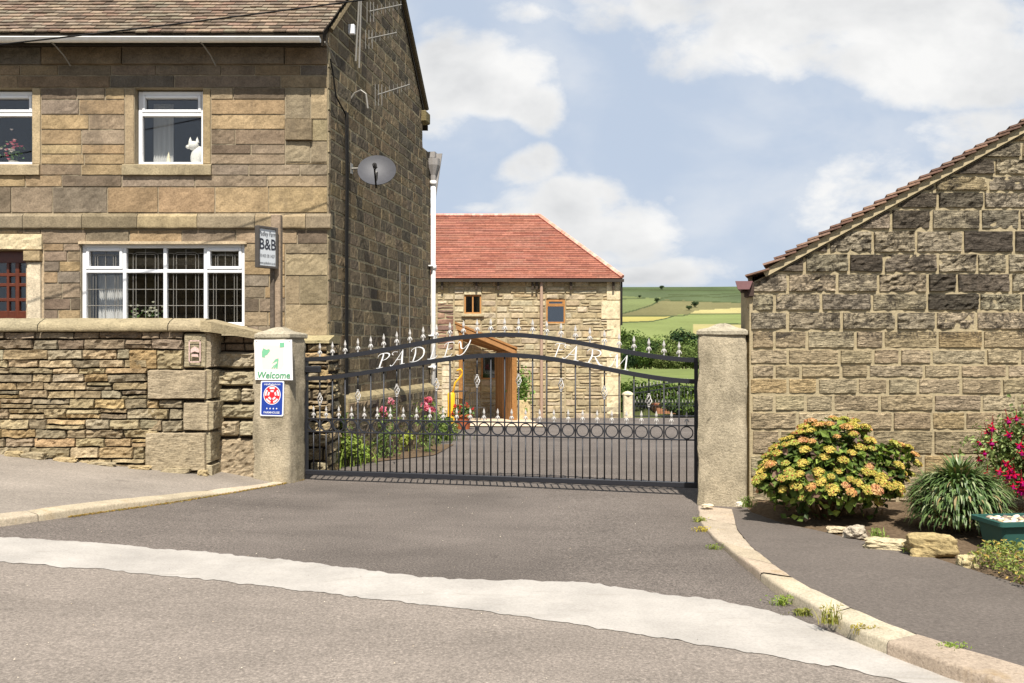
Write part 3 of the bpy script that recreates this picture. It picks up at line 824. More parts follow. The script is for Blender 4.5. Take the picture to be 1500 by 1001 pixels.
# windows
def window(parent, fr, s0, s1, z0, z1, mull, trans, mat, rec=-.11, fw=.055, th=.07, sash=(), lead=False, glass=None, name='window'):
    """trans: list of transom heights; mull: mullion positions; sash: cells with an inner casement"""
    w = MB(); d0, d1 = rec-th, rec
    w.bbox((s0, d0, z0), (s0+fw, d1, z1), .006, fr=fr); w.bbox((s1-fw, d0, z0), (s1, d1, z1), .006, fr=fr)
    w.bbox((s0+fw, d0, z0), (s1-fw, d1+.004, z0+fw), .006, fr=fr); w.bbox((s0+fw, d0, z1-fw), (s1-fw, d1, z1), .006, fr=fr)
    xs = [s0+fw]+[m for m in mull]+[s1-fw]; zs = [z0+fw]+list(trans)+[z1-fw]
    mw = fw*.45
    for m in mull: w.bbox((m-mw, d0, z0+fw), (m+mw, d1-.002, z1-fw), .006, fr=fr)
    for t in trans: 
        for i in range(len(xs)-1): w.bbox((xs[i]+(mw if i else 0), d0, t-mw), (xs[i+1]-(mw if i < len(xs)-2 else 0), d1+.003, t+mw), .006, fr=fr)
    cells = []
    for i in range(len(xs)-1):
        for j in range(len(zs)-1):
            a = xs[i]+(mw if i else 0); b = xs[i+1]-(mw if i < len(xs)-2 else 0); c = zs[j]+(mw if j else 0); e = zs[j+1]-(mw if j < len(zs)-2 else 0)
            if (i, j) in sash:
                k = fw*.8
                for bx in (((a, c), (a+k, e)), ((b-k, c), (b, e)), ((a+k, c), (b-k, c+k)), ((a+k, e-k), (b-k, e))):
                    w.bbox((bx[0][0], d0+.01, bx[0][1]), (bx[1][0], d1+.014, bx[1][1]), .008, fr=fr)
                a += k; b -= k; c += k; e -= k
            cells.append((a, b, c, e, j))
    wo = w.build(name, mat, parent)
    for (a, b, c, e, j) in cells:
        gl = MB().box((a-.004, d0+.02, c-.004), (b+.004, d0+.032, e+.004), fr=fr); gl.build('pane', glass or M_glass, wo)
        if lead:
            lm = MB(); t = .0045; dd = d0+.036
            def ln(p, q): lm.tube([fr(p[0], dd, p[1]), fr(q[0], dd, q[1])], t, 4)
            W, H = b-a, e-c; k = .14*W
            for f_ in (.16, .24): 
                ln((a+f_*W, c), (a+f_*W, e-(.30*H if j else 0))); ln((b-f_*W, c), (b-f_*W, e-(.30*H if j else 0)))
            ln((a+W/2, c), (a+W/2, e))
            if j:
                for f_, q in ((.16, .2), (.24, .28)):
                    ln((a+f_*W, e-.30*H), (a+f_*W+.1*W, e-q*H)); ln((b-f_*W, e-.30*H), (b-f_*W-.1*W, e-q*H))
                    ln((a+f_*W+.1*W, e-q*H), (b-f_*W-.1*W, e-q*H))
                ln((a, e-.24*H), (a+.16*W, e-.24*H)); ln((b, e-.24*H), (b-.16*W, e-.24*H))
            else:
                for f_ in (.34, .67): ln((a, c+f_*H), (b, c+f_*H))
            lm.build('leading', M_alu, wo)
    return wo
window(house, fh, px(D, 198), px(D, 296.5), pz(D, 241), pz(D, 131), [], [pz(D, 165)], M_white, sash={(0, 1)})
window(house, fh, px(D, -50), px(D, 47), pz(D, 241), pz(D, 131), [], [pz(D, 165)], M_white, sash={(0, 1)})
window(house, fh, px(D, 118), px(D, 358.5), pz(D, 478), pz(D, 357), [px(D, 180), px(D, 239.5), px(D, 299)], [pz(D, 397)], M_white, sash={(0, 1), (3, 1)}, lead=True, rec=-.05)
# things seen behind the glass: curtains as parts of the house
M_curt = plain('net_curtain', lin((190, 190, 190)), .9, .1)
def curtain(a, b, z0, z1, y, col=(1, 1, 1), amp=.02):
    n = 40; rows = [[(a+(b-a)*i/n, y+amp*math.sin(i*1.9), z) for z in (z0, z1)] for i in range(n+1)]
    return MB().grid(np.array(rows), col).build('curtain', M_curt, house, smooth=True)
curtain(px(D, 206), px(D, 236), pz(D, 240), pz(D, 140), 12.95); curtain(px(D, 125), px(D, 163), pz(D, 480), pz(D, 400), 12.9)
# front door
M_maho = plain('mahogany', lin((92, 44, 24)), .35, .5, nz=.2, ns=15)
d = MB(); dz0, dz1 = .1, pz(D, 367)
d.box((px(D, -32), -.2, dz1-.16), (px(D, 38), -.14, dz1), fr=fh)
for (a, b) in ((-32, -27), (1, 5), (14, 20), (33, 38)): d.bbox((px(D, a), -.2, dz0), (px(D, b), -.14, dz1-.16), .006, fr=fh)
for (a, b) in ((399, 404), (414, 419), (436, 441), (455, 480)): d.bbox((px(D, -32), -.195, pz(D, b)), (px(D, 38), -.145, pz(D, a)), .006, fr=fh)
d.box((px(D, -32), -.195, dz0), (px(D, 38), -.145, pz(D, 480)), fr=fh)
do = d.build('door', M_maho, house)
MB().box((px(D, -32), -.178, pz(D, 480)), (px(D, 38), -.168, dz1-.16), fr=fh).build('pane', M_glass, do)

# ornaments standing inside on the sills
cat = MB(); c0 = fh(px(D, 280), -.26, pz(D, 236)); n = 14
def ell(mb, c, r, rot=0, n=14, col=(1, 1, 1), tilt=0):
    prof = []; vs = []; fs = []
    for i in range(n+1):
        th = math.pi*i/n
        for k in range(n):
            ph_ = 2*math.pi*k/n
            q = Vector((r[0]*math.sin(th)*math.cos(ph_), r[1]*math.sin(th)*math.sin(ph_), r[2]*math.cos(th)))
            q.rotate(Matrix.Rotation(tilt, 3, 'Y')); vs.append(np.array(c)+np.array(q))
    for i in range(n):
        for k in range(n): k2 = (k+1) % n; fs.append((i*n+k, i*n+k2, (i+1)*n+k2, (i+1)*n+k))
    mb.add(vs, fs, col)
ell(cat, c0+[.0, 0, .12], (.10, .07, .15), tilt=.25); ell(cat, c0+[-.055, -.02, .27], (.078, .06, .068)); ell(cat, c0+[-.125, -.03, .25], (.036, .03, .03))
for s in (-1, 1):
    cat.lathe([(.03, 0), (.02, .04), (.0, .09)], 8, tuple(c0+[-.055+s*.05, 0, .315]))
cat.tube([c0+[.06, 0, .02], c0+[.11, 0, .1], c0+[.10, 0, .2], c0+[.05, .02, .2]], [.02, .02, .016, .01], 8)
cb = min(v_[:, 2].min() for v_ in cat.v)
tag(cat.build('cat_ornament', plain('white_china', (.8, .79, .76), .25, .5), smooth=True, base=tuple(c0)), 'white china cat figure on the inside sill of the upper window', 'ornament')
cd = MB(); c1 = fh(px(D, 237), -.25, pz(D, 236)); cd.lathe([(.0, 0), (.05, 0), (.05, .02), (.028, .03), (.024, .09), (.018, .12), (.008, .16), (0, .19)], 12, tuple(c1))
tag(cd.build('candle', plain('cream_wax', (.75, .68, .5), .5, .3), smooth=True, base=tuple(c1)), 'cream candle on the sill beside the white cat figure', 'candle')
sb = MB(); sb.box((px(D, 200), -.34, pz(D, 239)), (px(D, 295), -.19, pz(D, 236))); 
mb = MB(); mb.box((px(D, 198), -.42, pz(D, 241)), (px(D, 296), -.185, pz(D, 236)), fr=fh); mb.box((px(D, -50), -.42, pz(D, 241)), (px(D, 47), -.185, pz(D, 236)), fr=fh); mb.box((px(D, 118), -.38, pz(D, 480)), (px(D, 358), -.125, pz(D, 473)), fr=fh)
mb.build('inner_sill', M_white, house)
def flowers_on(c, w_, h_, cols, n, lab, greens=60):
    mb = MB(); p = np.array(c)+RNG.normal(size=(greens, 3))*[w_*.4, .03, h_*.22]+[0, 0, h_*.35]; p[:, 2] = np.maximum(p[:, 2], c[2]+.01)
    leaves(mb, p, RNG.normal(size=p.shape), .05, leafcols(greens, (60, 90, 50), (110, 140, 80)))
    for _ in range(n):
        q = np.array(c)+RNG.normal(size=3)*[w_*.4, .02, h_*.25]+[0, -.02, h_*.6]; q[2] = max(q[2], c[2]+.03)
        mb.lathe([(.0, 0), (.018, .008), (.026, .02), (.0, .026)], 7, tuple(q), lin(random.choice(cols)))
    mb.lathe([(0, 0), (.05, 0), (.07, .05), (.06, .05), (0, .045)], 12, tuple(c), lin((200, 195, 185)))
    return tag(mb.build('flower_arrangement', leaf_mat('posy', .2), base=tuple(c)), lab, 'flowers')
flowers_on(fh(px(D, 205), -.24, pz(D, 473)), .34, .26, [(235, 235, 225), (220, 220, 205)], 26, 'white flower posy on the inside sill of the leaded window')
flowers_on(fh(px(D, 5), -.26, pz(D, 236)), .2, .42, [(200, 90, 110), (225, 130, 150), (235, 225, 225)], 24, 'pink and white flowers behind the upper window at the left edge')
# ================================================================ roadside wall
DW = 10.5; fw_ = front(DW); bw = tag(empty('garden_wall', (px(DW, 150), DW, .3), 'dry stone garden wall with flat coping in front of the farmhouse', 'wall'))
pd = palette([(166, 148, 113), (154, 137, 104), (174, 156, 120), (144, 129, 100), (162, 140, 98), (168, 144, 106), (138, 125, 100), (158, 146, 117)], .15)
pdd = palette([(140, 124, 100), (130, 114, 92), (146, 132, 108)], .12)
pq = palette([(170, 156, 126), (162, 148, 118)], .06)
mb = MB(); bk = MB()
kw = dict(gap=.009, prot=.022, rough=.024, bev=.007, cell=.03, jit=.011, back=-.04)
def wz(v): return pz(DW, v)
def wx(u): return px(DW, u)
rows = [486, 497, 512, 527, 539, 548, 560, 572, 584, 599, 614, 629, 642, 655, 672, 690, 712]
for a, b, r0, r1 in ((-330, 268, 0, 2), (-330, 190, 2, 3), (-330, 216, 3, 9), (-330, 232, 9, 13), (-330, 213, 13, 15), (-330, 305, 15, 16)):
    vs = rows[r0:r1+1]
    pal = pdd if r0 == 0 else pd
    lay(mb, fw_, wx(a), wx(b), [wz(v) for v in vs], (.2, .52), pal, varh=.16, **kw)
lay(mb, fw_, wx(190), wx(268), [wz(512), wz(541)], (.3, .4), pd, **kw)
lay(mb, fw_, wx(216), wx(232), [wz(541), wz(599)], (.3, .4), pd, **kw) if False else None
qk = dict(gap=.012, prot=.045, rough=.007, bev=.018, cell=.035, jit=.006, back=-.04)
for (a, b, c, e) in ((269, 305, 487, 540), (216, 305, 541, 586), (268, 308, 588, 632), (213, 305, 632, 691)):
    relief(mb, fw_, wx(a), wx(b), wz(e), wz(c), pq(), **qk)
lay(mb, fw_, wx(216), wx(268), [wz(586), wz(599), wz(615), wz(632)], (.2, .3), pd, **kw)
bk.box((wx(-330), -.38, -.6), (wx(300), -.03, wz(484)), lin((70, 60, 46)), fw_)
# corner return and the lower stretch beside the gatepost
fr_ = Frame((wx(305), DW-.02, 0), (0, 1, 0), (1, 0, 0))
lay(mb, fr_, 0, .42, [wz(v) for v in (486, 540, 586, 632, 680, 712)], (.42, .5), pq, **qk)
D2 = 10.86; f2 = front(D2)
def W2(u, v): return px(D2, u), pz(D2, v)
for (a, b, c, e) in ((313, 374, 514, 541), (312, 374, 541, 567), (312, 350, 567, 591), (351, 374, 567, 591), (311, 374, 591, 615), (310, 348, 615, 641), (349, 374, 615, 641), (309, 374, 641, 725)):
    relief(mb, f2, px(D2, a), px(D2, b+4), pz(D2, e), pz(D2, c), pq(), gap=.02, prot=.05, rough=.03, bev=.03, cell=.035, jit=.008, back=-.05)
lay(mb, f2, px(D2, 306), px(D2, 378), [pz(D2, v) for v in (492, 503, 514)], (.18, .3), pdd, gap=.012, prot=.0, rough=.02, bev=.01, cell=.04)  # darker stones here, the coping's shade put into their colour
bk.box((px(D2, 306), -.3, -.5), (px(D2, 380), -.03, pz(D2, 492)), lin((70, 60, 46)), f2)
mb.build('stonework', M_dry, bw); bk.build('wall_core', M_dark, bw)
pcp = palette([(156, 144, 112), (148, 136, 105), (163, 151, 118)], .08)
def coping(nm, fr, a, b, z0, z1, lens, parent, dpt=.42, pr=.07):
    mb = MB(); bar_profile(mb, a, b, [(-dpt, z0), (pr, z0), (pr+.012, z0+.02), (pr, z0+(z1-z0)*.5), (pr-.05, z0+(z1-z0)*.72), (-.1, z1), (-dpt, z1-.01)], fr, None, lens, pcp, gap=.012)
    return mb.build(nm, M_cope, parent, smooth=True)
coping('coping', fw_, wx(-330), wx(300), wz(486), wz(466), (1.3, 1.7), bw)
mb = MB(); q = [fw_(wx(297), .08, wz(486)), fw_(wx(312), .07, wz(487)), f2(px(D2, 380), .10, pz(D2, 497)), f2(px(D2, 380), -.4, pz(D2, 497)), fw_(wx(297), -.42, wz(486))]
zt = [wz(470), wz(472), pz(D2, 487), pz(D2, 486), wz(466)]
n = 5; v = q+[np.array([p[0], p[1], z]) for p, z in zip(q, zt)]
mb.add(v, [(4,3,2,1,0), (5,6,7,8,9)]+[(i, (i+1) % 5, 5+(i+1) % 5, 5+i) for i in range(5)], pcp()); mb.build('coping', M_cope, bw)
# faded emblem painted on the corner stone
mb = MB(); fe = lambda a, b, h: fw_(wx(288)+a, .062+h, wz(515)+b)
for pl in ([(-.07, -.13), (.07, -.13), (.07, -.118), (-.07, -.118)], [(-.07, .118), (.07, .118), (.07, .13), (-.07, .13)], [(-.07, -.13), (-.058, -.13), (-.058, .13), (-.07, .13)], [(.058, -.13), (.07, -.13), (.07, .13), (.058, .13)],
           [(-.05, -.02), (.0, .0), (.05, -.015), (.05, .03), (.0, .06), (-.045, .03)], [(-.04, -.06), (.045, -.065), (.04, -.035), (-.035, -.03)]):
    mb.prism(pl, 0, .004, fe, lin((205, 176, 166)))
mb.build('painted_emblem', plain('faded_pink_paint', (1, 1, 1), .9, .1, nz=.3, ns=60, attr=True), bw)
# loose stones at the foot
for i, (u, v, s) in enumerate([(22, 672, .10), (45, 676, .13), (100, 684, .10), (125, 687, .12), (195, 690, .10), (262, 692, .13), (292, 693, .08)]):
    pass

# short wall from the gatepost back to the house corner
rw = empty('return_wall', (-2.85, 11.6, 0), 'short rubble wall between left gatepost and farmhouse corner', 'wall')
f3 = front(11.75); mb = MB()
lay(mb, f3, px(11.75, 405), px(11.75, 481), [pz(11.75, v) for v in (503, 516, 528, 541, 556, 570, 586, 602, 618, 636, 656, 676, 700)], (.14, .4), pd, varh=.1, gap=.018, prot=.02, rough=.04, bev=.02, cell=.035, jit=.012)
f3s = Frame(f3(px(11.75, 481), 0, 0), (0, 1, 0), (1, 0, 0)); lay(mb, f3s, 0, .72, courses(-.1, pz(11.75, 503), .1, .16), (.2, .4), pd, gap=.018, prot=.02, rough=.03, bev=.02, cell=.05, jit=.01)
mb.build('stonework', M_dry, rw)
MB().box((px(11.75, 405), -.7, -.3), (px(11.75, 480.3), -.02, pz(11.75, 503)), lin((60, 52, 40)), f3).build('wall_core', M_dark, rw)
mb = MB(); bar_profile(mb, px(11.75, 400), px(11.75, 484), [(-.72, pz(11.75, 503)), (.06, pz(11.75, 503)), (.06, pz(11.75, 499)), (-.3, pz(11.75, 491)), (-.72, pz(11.75, 491))], f3, lin((168, 154, 116))); mb.build('coping', M_cope, rw)

# ================================================================ gateposts
AG = math.atan2(-(10.63-9.35), (2.65+1.956)); ca, sa = math.cos(AG), math.sin(AG)
def post(name, c0, w_, dp, zt, zcap, label, seed):
    """c0: front left corner on the ground"""
    e = empty(name, (c0[0]+w_/2*ca, c0[1]+.2, g(*c0[:2])), label, 'gatepost')
    fr = Frame((c0[0], c0[1], 0), (ca, sa, 0), (sa, -ca, 0))
    z0 = g(*c0[:2])-.15; mb = MB()
    # tall block with worn edges
    n = 34; ring = []
    per = []; m = 9
    for k in range(m): per.append((w_*k/m, 0))
    for k in range(m-2): per.append((w_, -dp*k/(m-2)))
    for k in range(m): per.append((w_*(1-k/m), -dp))
    for k in range(m-2): per.append((0, -dp*(1-k/(m-2))))
    P_ = []
    for i in range(n+1):
        t = i/n; z = z0+(zt-z0)*t; row = []
        for (a, d) in per:
            ra = min(a, w_-a); rd = min(-d, dp+d); cor = max(0, .03-max(ra, rd))*.6 if (ra < .03 and rd < .03) else 0
            q = np.array([[a*5+seed, d*5, z*5]]); k = (fbm(q, 3)[0]-.5)*.035+(fbm(q*4+9, 2)[0]-.5)*.014-cor*.5
            nx_ = (a-w_/2)/(w_/2); nd_ = (d+dp/2)/(dp/2)
            ex = (1 if abs(nx_) > .97 else 0)*np.sign(nx_); ed = (1 if abs(nd_) > .97 else 0)*np.sign(nd_)
            sh = -.012*(i == n)
            row.append(fr(a+ex*(k+sh), d+ed*(k+sh), z))
        row.append(row[0]); P_.append(row)
    mb.grid(np.array(P_), lin((178, 165, 140)))
    mb.build('shaft', M_pillar, e, smooth=True)
    mb = MB(); o = .012; hz = (zcap-zt)
    def ringp(k, z): return [fr(w_/2+x*(w_/2+o)*k, -dp/2+y*(dp/2+o)*k, z+(random.random()-.5)*.008) for x, y in ((-1,-1),(0,-1),(1,-1),(1,0),(1,1),(0,1),(-1,1),(-1,0))]
    R = [ringp(.97, zt-.005), ringp(1.0, zt+.006), ringp(1.0, zt+.042), ringp(.90, zt+.058), ringp(.55, zt+hz*.62), ringp(.25, zt+hz*.93), ringp(.05, zcap)]
    R = [r+[r[0]] for r in R]; mb.grid(np.array(R), lin((176, 166, 144))); mb.build('cap', M_pillar, e, smooth=False)
    return e, fr
lp, frL = post('gatepost', (-3.15, 10.76), .50, .42, 1.765, 1.90, 'left stone gatepost carrying the white and the blue signs', 3.0)
rp, frR = post('gatepost', (1.956, 9.35), .50, .42, 1.775, 1.90, 'right stone gatepost standing beside the outbuilding', 8.0)

# ================================================================ main gate
GA = np.array([-2.567, 11.05]); GB = np.array([2.085, 9.95]); LG = float(np.linalg.norm(GB-GA)); ag = math.atan2(GB[1]-GA[1], GB[0]-GA[0])
gate = empty('entrance_gate', (GA[0], GA[1], 0.0), 'black iron driveway gate with silver finials and white lettering between the gateposts', 'gate', rz=ag)
def gz(s):   # lower arch rail height along the gate, s 0..1
    t = abs(s-.53)/.53 if s < .53 else (s-.53)/.47
    t = min(1, t); k = 1-(t*t*(3-2*t))
    return 1.262+.295*k**.92
NB = 29
def gx(i): return .02+i*(LG-.06)/(NB-1)
Z0, ZC0, ZC1 = .10, .605, .765
RAILD = .24
def rail(zf, h, dpt, mb, n=70):
    rows = []
    for s in np.linspace(0, 1, n):
        x = s*LG; z = zf(s); rows.append([(x, -dpt/2, z-h/2), (x, -dpt/2-.0, z+h/2), (x, dpt/2, z+h/2), (x, dpt/2, z-h/2), (x, -dpt/2, z-h/2)])
    mb.grid(np.array(rows)); mb.add(rows[0][:4], [(0,1,2,3)]); mb.add(rows[-1][:4], [(0,1,2,3)])
for zf in (gz, lambda s: gz(s)+RAILD):
    mb = LMB(); rail(zf, .052, .05, mb); mb.build('arched_rail', M_black, gate)
mb = LMB(); mb.bbox((0, -.03, Z0-.03), (LG, .03, Z0+.03), .006); mb.build('bottom_rail', M_black, gate)
for z in (ZC0, ZC1):
    mb = LMB(); mb.bbox((0, -.012, z-.008), (LG, .012, z+.008), .003); mb.build('middle_rail', M_black, gate)
for x0 in (0.0, LG-.028):
    mb = LMB(); mb.bbox((x0-.014, -.02, Z0), (x0+.03, .02, gz(0)+RAILD), .004); mb.build('end_stile', M_black, gate)
BASK = set(range(1, 27, 3))
def link(o, name=None):
    c = o.copy(); COL.objects.link(c); c.parent = o.parent; return c
for i in range(1, NB-1):
    s = gx(i)/LG; zt = gz(s)-.02
    mb = LMB(); x = gx(i)
    if i in BASK:
        zc = gz(s)-.30+.04*abs(s-.5)*2
        mb.tube([(x, 0, Z0), (x, 0, zc-.075)], .0095, 6); mb.tube([(x, 0, zc+.075), (x, 0, zt)], .0095, 6)
    else: mb.tube([(x, 0, Z0), (x, 0, zt)], .0095, 6)
    ob = mb.build('upright_bar', M_black, gate, smooth=True)
    if i in BASK:
        mb = LMB()
        for k in range(4):
            pts = []
            for j in range(13):
                t = j/12; th = k*math.pi/2+t*math.pi*1.15; r = .004+.027*math.sin(math.pi*t)
                pts.append((x+r*math.cos(th), r*math.sin(th), zc-.07+.14*t))
            mb.tube(pts, .0055, 5)
        for zz in (zc-.08, zc+.066): mb.lathe([(0, 0), (.014, .002), (.014, .012), (0, .014)], 8, (x, 0, zz))
        mb.build('twisted_basket', M_silver, gate, smooth=True)
ring0 = None; short0 = None
for i in range(NB-1):
    x = (gx(i)+gx(i+1))/2
    if ring0 is None:
        mb = LMB(); R = .070; rows = []
        for k in range(33):
            th = 2*math.pi*k/32; rows.append([( (R+a)*math.cos(th), b, (R+a)*math.sin(th)) for a, b in ((-.008, -.010), (.004, -.010), (.004, .010), (-.008, .010), (-.008, -.010))])
        mb.grid(np.array(rows)); ring0 = mb.build('ring', M_black, gate); o = ring0
        mb = LMB(); mb.tube([(0, 0, 0), (0, 0, ZC0-Z0)], .008, 6); short0 = mb.build('short_bar', M_black, gate, smooth=True); o2 = short0
    else: o = link(ring0); o2 = link(short0)
    o.location = (x, 0, (ZC0+ZC1)/2); o2.location = (x, 0, Z0)
def finial(h=.165):
    mb = LMB()
    # flat spear head, collar and two curled leaves
    for (pl) in ([(0, .165), (.009, .135), (.017, .105), (.008, .083), (.012, .075), (.008, .066), (.008, .0), (-.008, 0), (-.008, .066), (-.012, .075), (-.008, .083), (-.017, .105), (-.009, .135)],):
        n = len(pl)
        for sgn in (1, -1):
            v = [(a, 0.0, b) for a, b in pl]+[(0, sgn*.009, .10), (0, sgn*.008, .03)]
            f = [(i, (i+1) % n, n if (pl[i][1]+pl[(i+1) % n][1])/2 > .07 else n+1) for i in range(n)]
            mb.add(v, f)
    for sx in (-1, 1):
        mb.tube([(0, 0, .060), (sx*.012, 0, .052), (sx*.022, 0, .036), (sx*.026, 0, .024), (sx*.020, 0, .018)], [.008, .009, .008, .006, .003], 6)
        mb.tube([(0, .0, .05), (0, sx*.012, .045), (0, sx*.02, .03), (0, sx*.018, .02)], [.008, .008, .006, .003], 5)
    mb.tube([(0, 0, 0), (0, 0, .062)], .009, 6); mb.lathe([(0, -.012), (.011, -.01), (.011, 0), (0, .002)], 8)
    return mb
fin0 = finial().build('finial', M_silver, gate, smooth=False)
cnt = 0
for i in range(1, NB-1):
    x = gx(i); o = fin0 if cnt == 0 else link(fin0); cnt += 1
    o.location = (x, 0, gz(x/LG)+RAILD+.038)
for i in range(NB-1):
    x = (gx(i)+gx(i+1))/2; o = link(fin0); o.location = (x, 0, ZC1+.02); o.scale = (.88, .88, .88)
mb = LMB(); mb.bbox((-.0, -.04, gz(0)+.07), (.20, .03, gz(0)+.155), .012); mb.box((.03, -.043, gz(0)+.105), (.09, -.039, gz(0)+.118)); mb.build('latch_box', M_black, gate)
# lettering: pen strokes in a box one high; each point (x, y, width)
GL = {
 'P': [[(.18, .98, .02), (.30, .90, .13), (.26, .5, .15), (.20, .04, .16)], [(.02, .02, .05), (.22, .0, .07), (.40, .03, .05)], [(.0, .78, .03), (.06, .92, .07), (.25, .99, .09), (.55, .94, .12), (.66, .76, .13), (.52, .56, .09), (.28, .50, .04)]],
 'A': [[(.02, .08, .05), (.10, .0, .08), (.22, .10, .06), (.45, .60, .06), (.62, 1.0, .07)], [(.60, 1.0, .10), (.64, .5, .17), (.70, .04, .16)], [(.60, .02, .05), (.86, .02, .06)], [(.30, .36, .06), (.66, .36, .06)], [(.10, .74, .03), (.02, .84, .06), (.12, .96, .05), (.34, .9, .03)]],
 'D': [[(.24, .96, .06), (.28, .5, .16), (.22, .06, .12)], [(.02, .06, .04), (.22, .02, .07), (.52, .06, .09), (.80, .32, .15), (.80, .68, .15), (.60, .92, .11), (.28, 1.0, .08), (.02, .88, .06), (.0, .74, .03)]],
 'L': [[(.22, .96, .04), (.38, .98, .06)], [(.36, .98, .14), (.34, .5, .16), (.26, .06, .13)], [(.02, .04, .06), (.28, .02, .10), (.60, .06, .09), (.76, .22, .04)]],
 'E': [[(.30, .94, .10), (.28, .5, .16), (.22, .06, .13)], [(.0, .76, .03), (.08, .92, .06), (.36, .98, .09), (.74, .96, .09), (.80, .82, .04)], [(.28, .52, .07), (.58, .54, .06), (.62, .62, .04)], [(.02, .04, .05), (.30, .01, .10), (.66, .05, .09), (.78, .20, .04)]],
 'Y': [[(.04, .78, .03), (.12, .96, .09), (.22, .78, .14), (.30, .50, .12), (.48, .46, .06), (.70, .72, .06)], [(.80, 1.0, .13), (.72, .6, .14), (.54, .16, .12), (.30, .0, .08), (.08, .06, .06)]],
 'F': [[(.42, .96, .12), (.36, .5, .15), (.28, .02, .14)], [(.10, .76, .03), (.16, .92, .06), (.44, .98, .09), (.82, .98, .08), (.9, .88, .04)], [(.30, .54, .06), (.64, .56, .06), (.68, .64, .03)]],
 'R': [[(.24, .94, .10), (.28, .5, .15), (.18, .04, .14)], [(.0, .02, .04), (.34, .02, .05)], [(.0, .78, .03), (.10, .94, .06), (.34, 1.0, .08), (.62, .94, .12), (.68, .74, .12), (.52, .54, .08), (.30, .50, .04)], [(.42, .52, .08), (.58, .26, .15), (.74, .04, .14), (.92, .04, .04)]],
 'M': [[(.02, .06, .05), (.10, .02, .07), (.20, .20, .06), (.34, 1.0, .07)], [(.34, 1.0, .12), (.42, .5, .16), (.50, .04, .13)], [(.50, .04, .05), (.92, 1.0, .06)], [(.90, 1.0, .12), (.94, .5, .16), (.98, .04, .15)], [(.88, .02, .05), (1.16, .03, .06)], [(.06, .70, .03), (-.06, .84, .06), (.06, .98, .06), (.34, .98, .04)]]}
def smooth_path(pts, k=5):
    pts = np.array(pts, float)
    if len(pts) < 3: return pts
    out = []
    Q = np.vstack([2*pts[0]-pts[1], pts, 2*pts[-1]-pts[-2]])
    for i in range(1, len(Q)-2):
        for j in range(k):
            t = j/k; a, b, c, d = Q[i-1], Q[i], Q[i+1], Q[i+2]
            out.append(.5*((2*b)+(-a+c)*t+(2*a-5*b+4*c-d)*t*t+(-a+3*b-3*c+d)*t**3))
    out.append(pts[-1]); return np.array(out)
def glyph(ch, H, mb, fr, slant=.22, wscale=1.0, xs=.85, thick=.012, c=(1, 1, 1)):
    for st in GL[ch]:
        q = smooth_path(st); L = []; R = []
        for i in range(len(q)):
            a = q[max(0, i-1)]; b = q[min(len(q)-1, i+1)]; t = (b-a)[:2]; t = t/(np.linalg.norm(t)+1e-9); nn = np.array([-t[1], t[0]]); hw = max(.012, q[i][2]*.5)*wscale
            L.append(q[i][:2]+nn*hw); R.append(q[i][:2]-nn*hw)
        def m(p, h): return fr((p[0]*xs+p[1]*slant)*H, p[1]*H, h)
        rows = [[m(l, 0), m(l, thick), m(r, thick), m(r, 0), m(l, 0)] for l, r in zip(L, R)]
        mb.grid(np.array(rows), c)
M_letter = plain('white_enamel', (.82, .82, .80), .35, .5)
def u2s(u):   # gate position seen at photo column u
    a = (u-CX)/F; d = GB-GA; k = (a*GA[1]-GA[0])/(d[0]-a*d[1]); return k
for ch, u0, u1 in (('P', 551, 572), ('A', 571, 598), ('D', 600, 624), ('L', 626, 645), ('E', 648, 666), ('Y', 667, 690), ('F', 808, 829), ('A', 823, 853), ('R', 857, 888), ('M', 891, 926)):
    k0, k1 = u2s(u0), u2s(u1); s = (k0+k1)/2; x0 = k0*LG; wd = (k1-k0)*LG
    sl = (gz(s+.01)-gz(s-.01))/(.02*LG); H = .172
    zb = gz(s)+.028
    mb = LMB(); xs = {'M': 1.18, 'A': .88, 'P': .66, 'D': .84, 'L': .76, 'E': .78, 'Y': .8, 'F': .85, 'R': .92}[ch]; xsc = (wd/H-.22)/xs
    wmax = xsc*(.85 if True else 1)
    glyph(ch, H, mb, lambda a, b, h: (x0+a, -h-.004, gz(k0)+.028+b+a*sl), wscale=.50, xs=max(.4, xsc))
    mb.build('letter', M_letter, gate)

# ================================================================ signs on the left post
def text_mesh(mb, txt, fr, size, x, y, align='CENTER', shear=0, c=(1, 1, 1), sx=1.0, off=0.0, h=.002, h0=0.0):
    cu = bpy.data.curves.new('t', 'FONT'); cu.body = txt; cu.size = size; cu.align_x = align; cu.shear = shear; cu.offset = off; cu.resolution_u = 3
    ob = bpy.data.objects.new('t', cu); COL.objects.link(ob); dg = bpy.context.evaluated_depsgraph_get(); dg.update()
    me = bpy.data.meshes.new_from_object(ob.evaluated_get(dg))
    v = [fr(x+p.co.x*sx, y+p.co.y, h0+h) for p in me.vertices]; f = [tuple(p.vertices) for p in me.polygons]
    if v: mb.add(v, f, c)
    bpy.data.objects.remove(ob); bpy.data.curves.remove(cu); bpy.data.meshes.remove(me)
M_paint = plain('sign_paint', (1, 1, 1), .4, .4, attr=True)
def on_post(a, b, h): return frL(a, h, b)
def upx(u, v, D): return (u-CX)*D/F, pz(D, v)
Dp = 10.72
def sp(u, v):   # place on the left post's face
    a = (u-CX)/F; o = frL.o; S = frL.S; k = (a*o[1]-o[0])/(S[0]-a*S[1]); yy = o[1]+k*S[1]; return k, CH-(v-HY)*yy/F
s0, zt_ = sp(375, 498); s1, zb_ = sp(430, 557)
s0 = max(s0, -.03)
ws = empty('welcome_sign', tuple(frL(.2, .02, (zt_+zb_)/2)), 'square white Welcome sign with green and pink shapes on the left gatepost', 'sign')
W_ = s1-s0; H_ = zt_-zb_
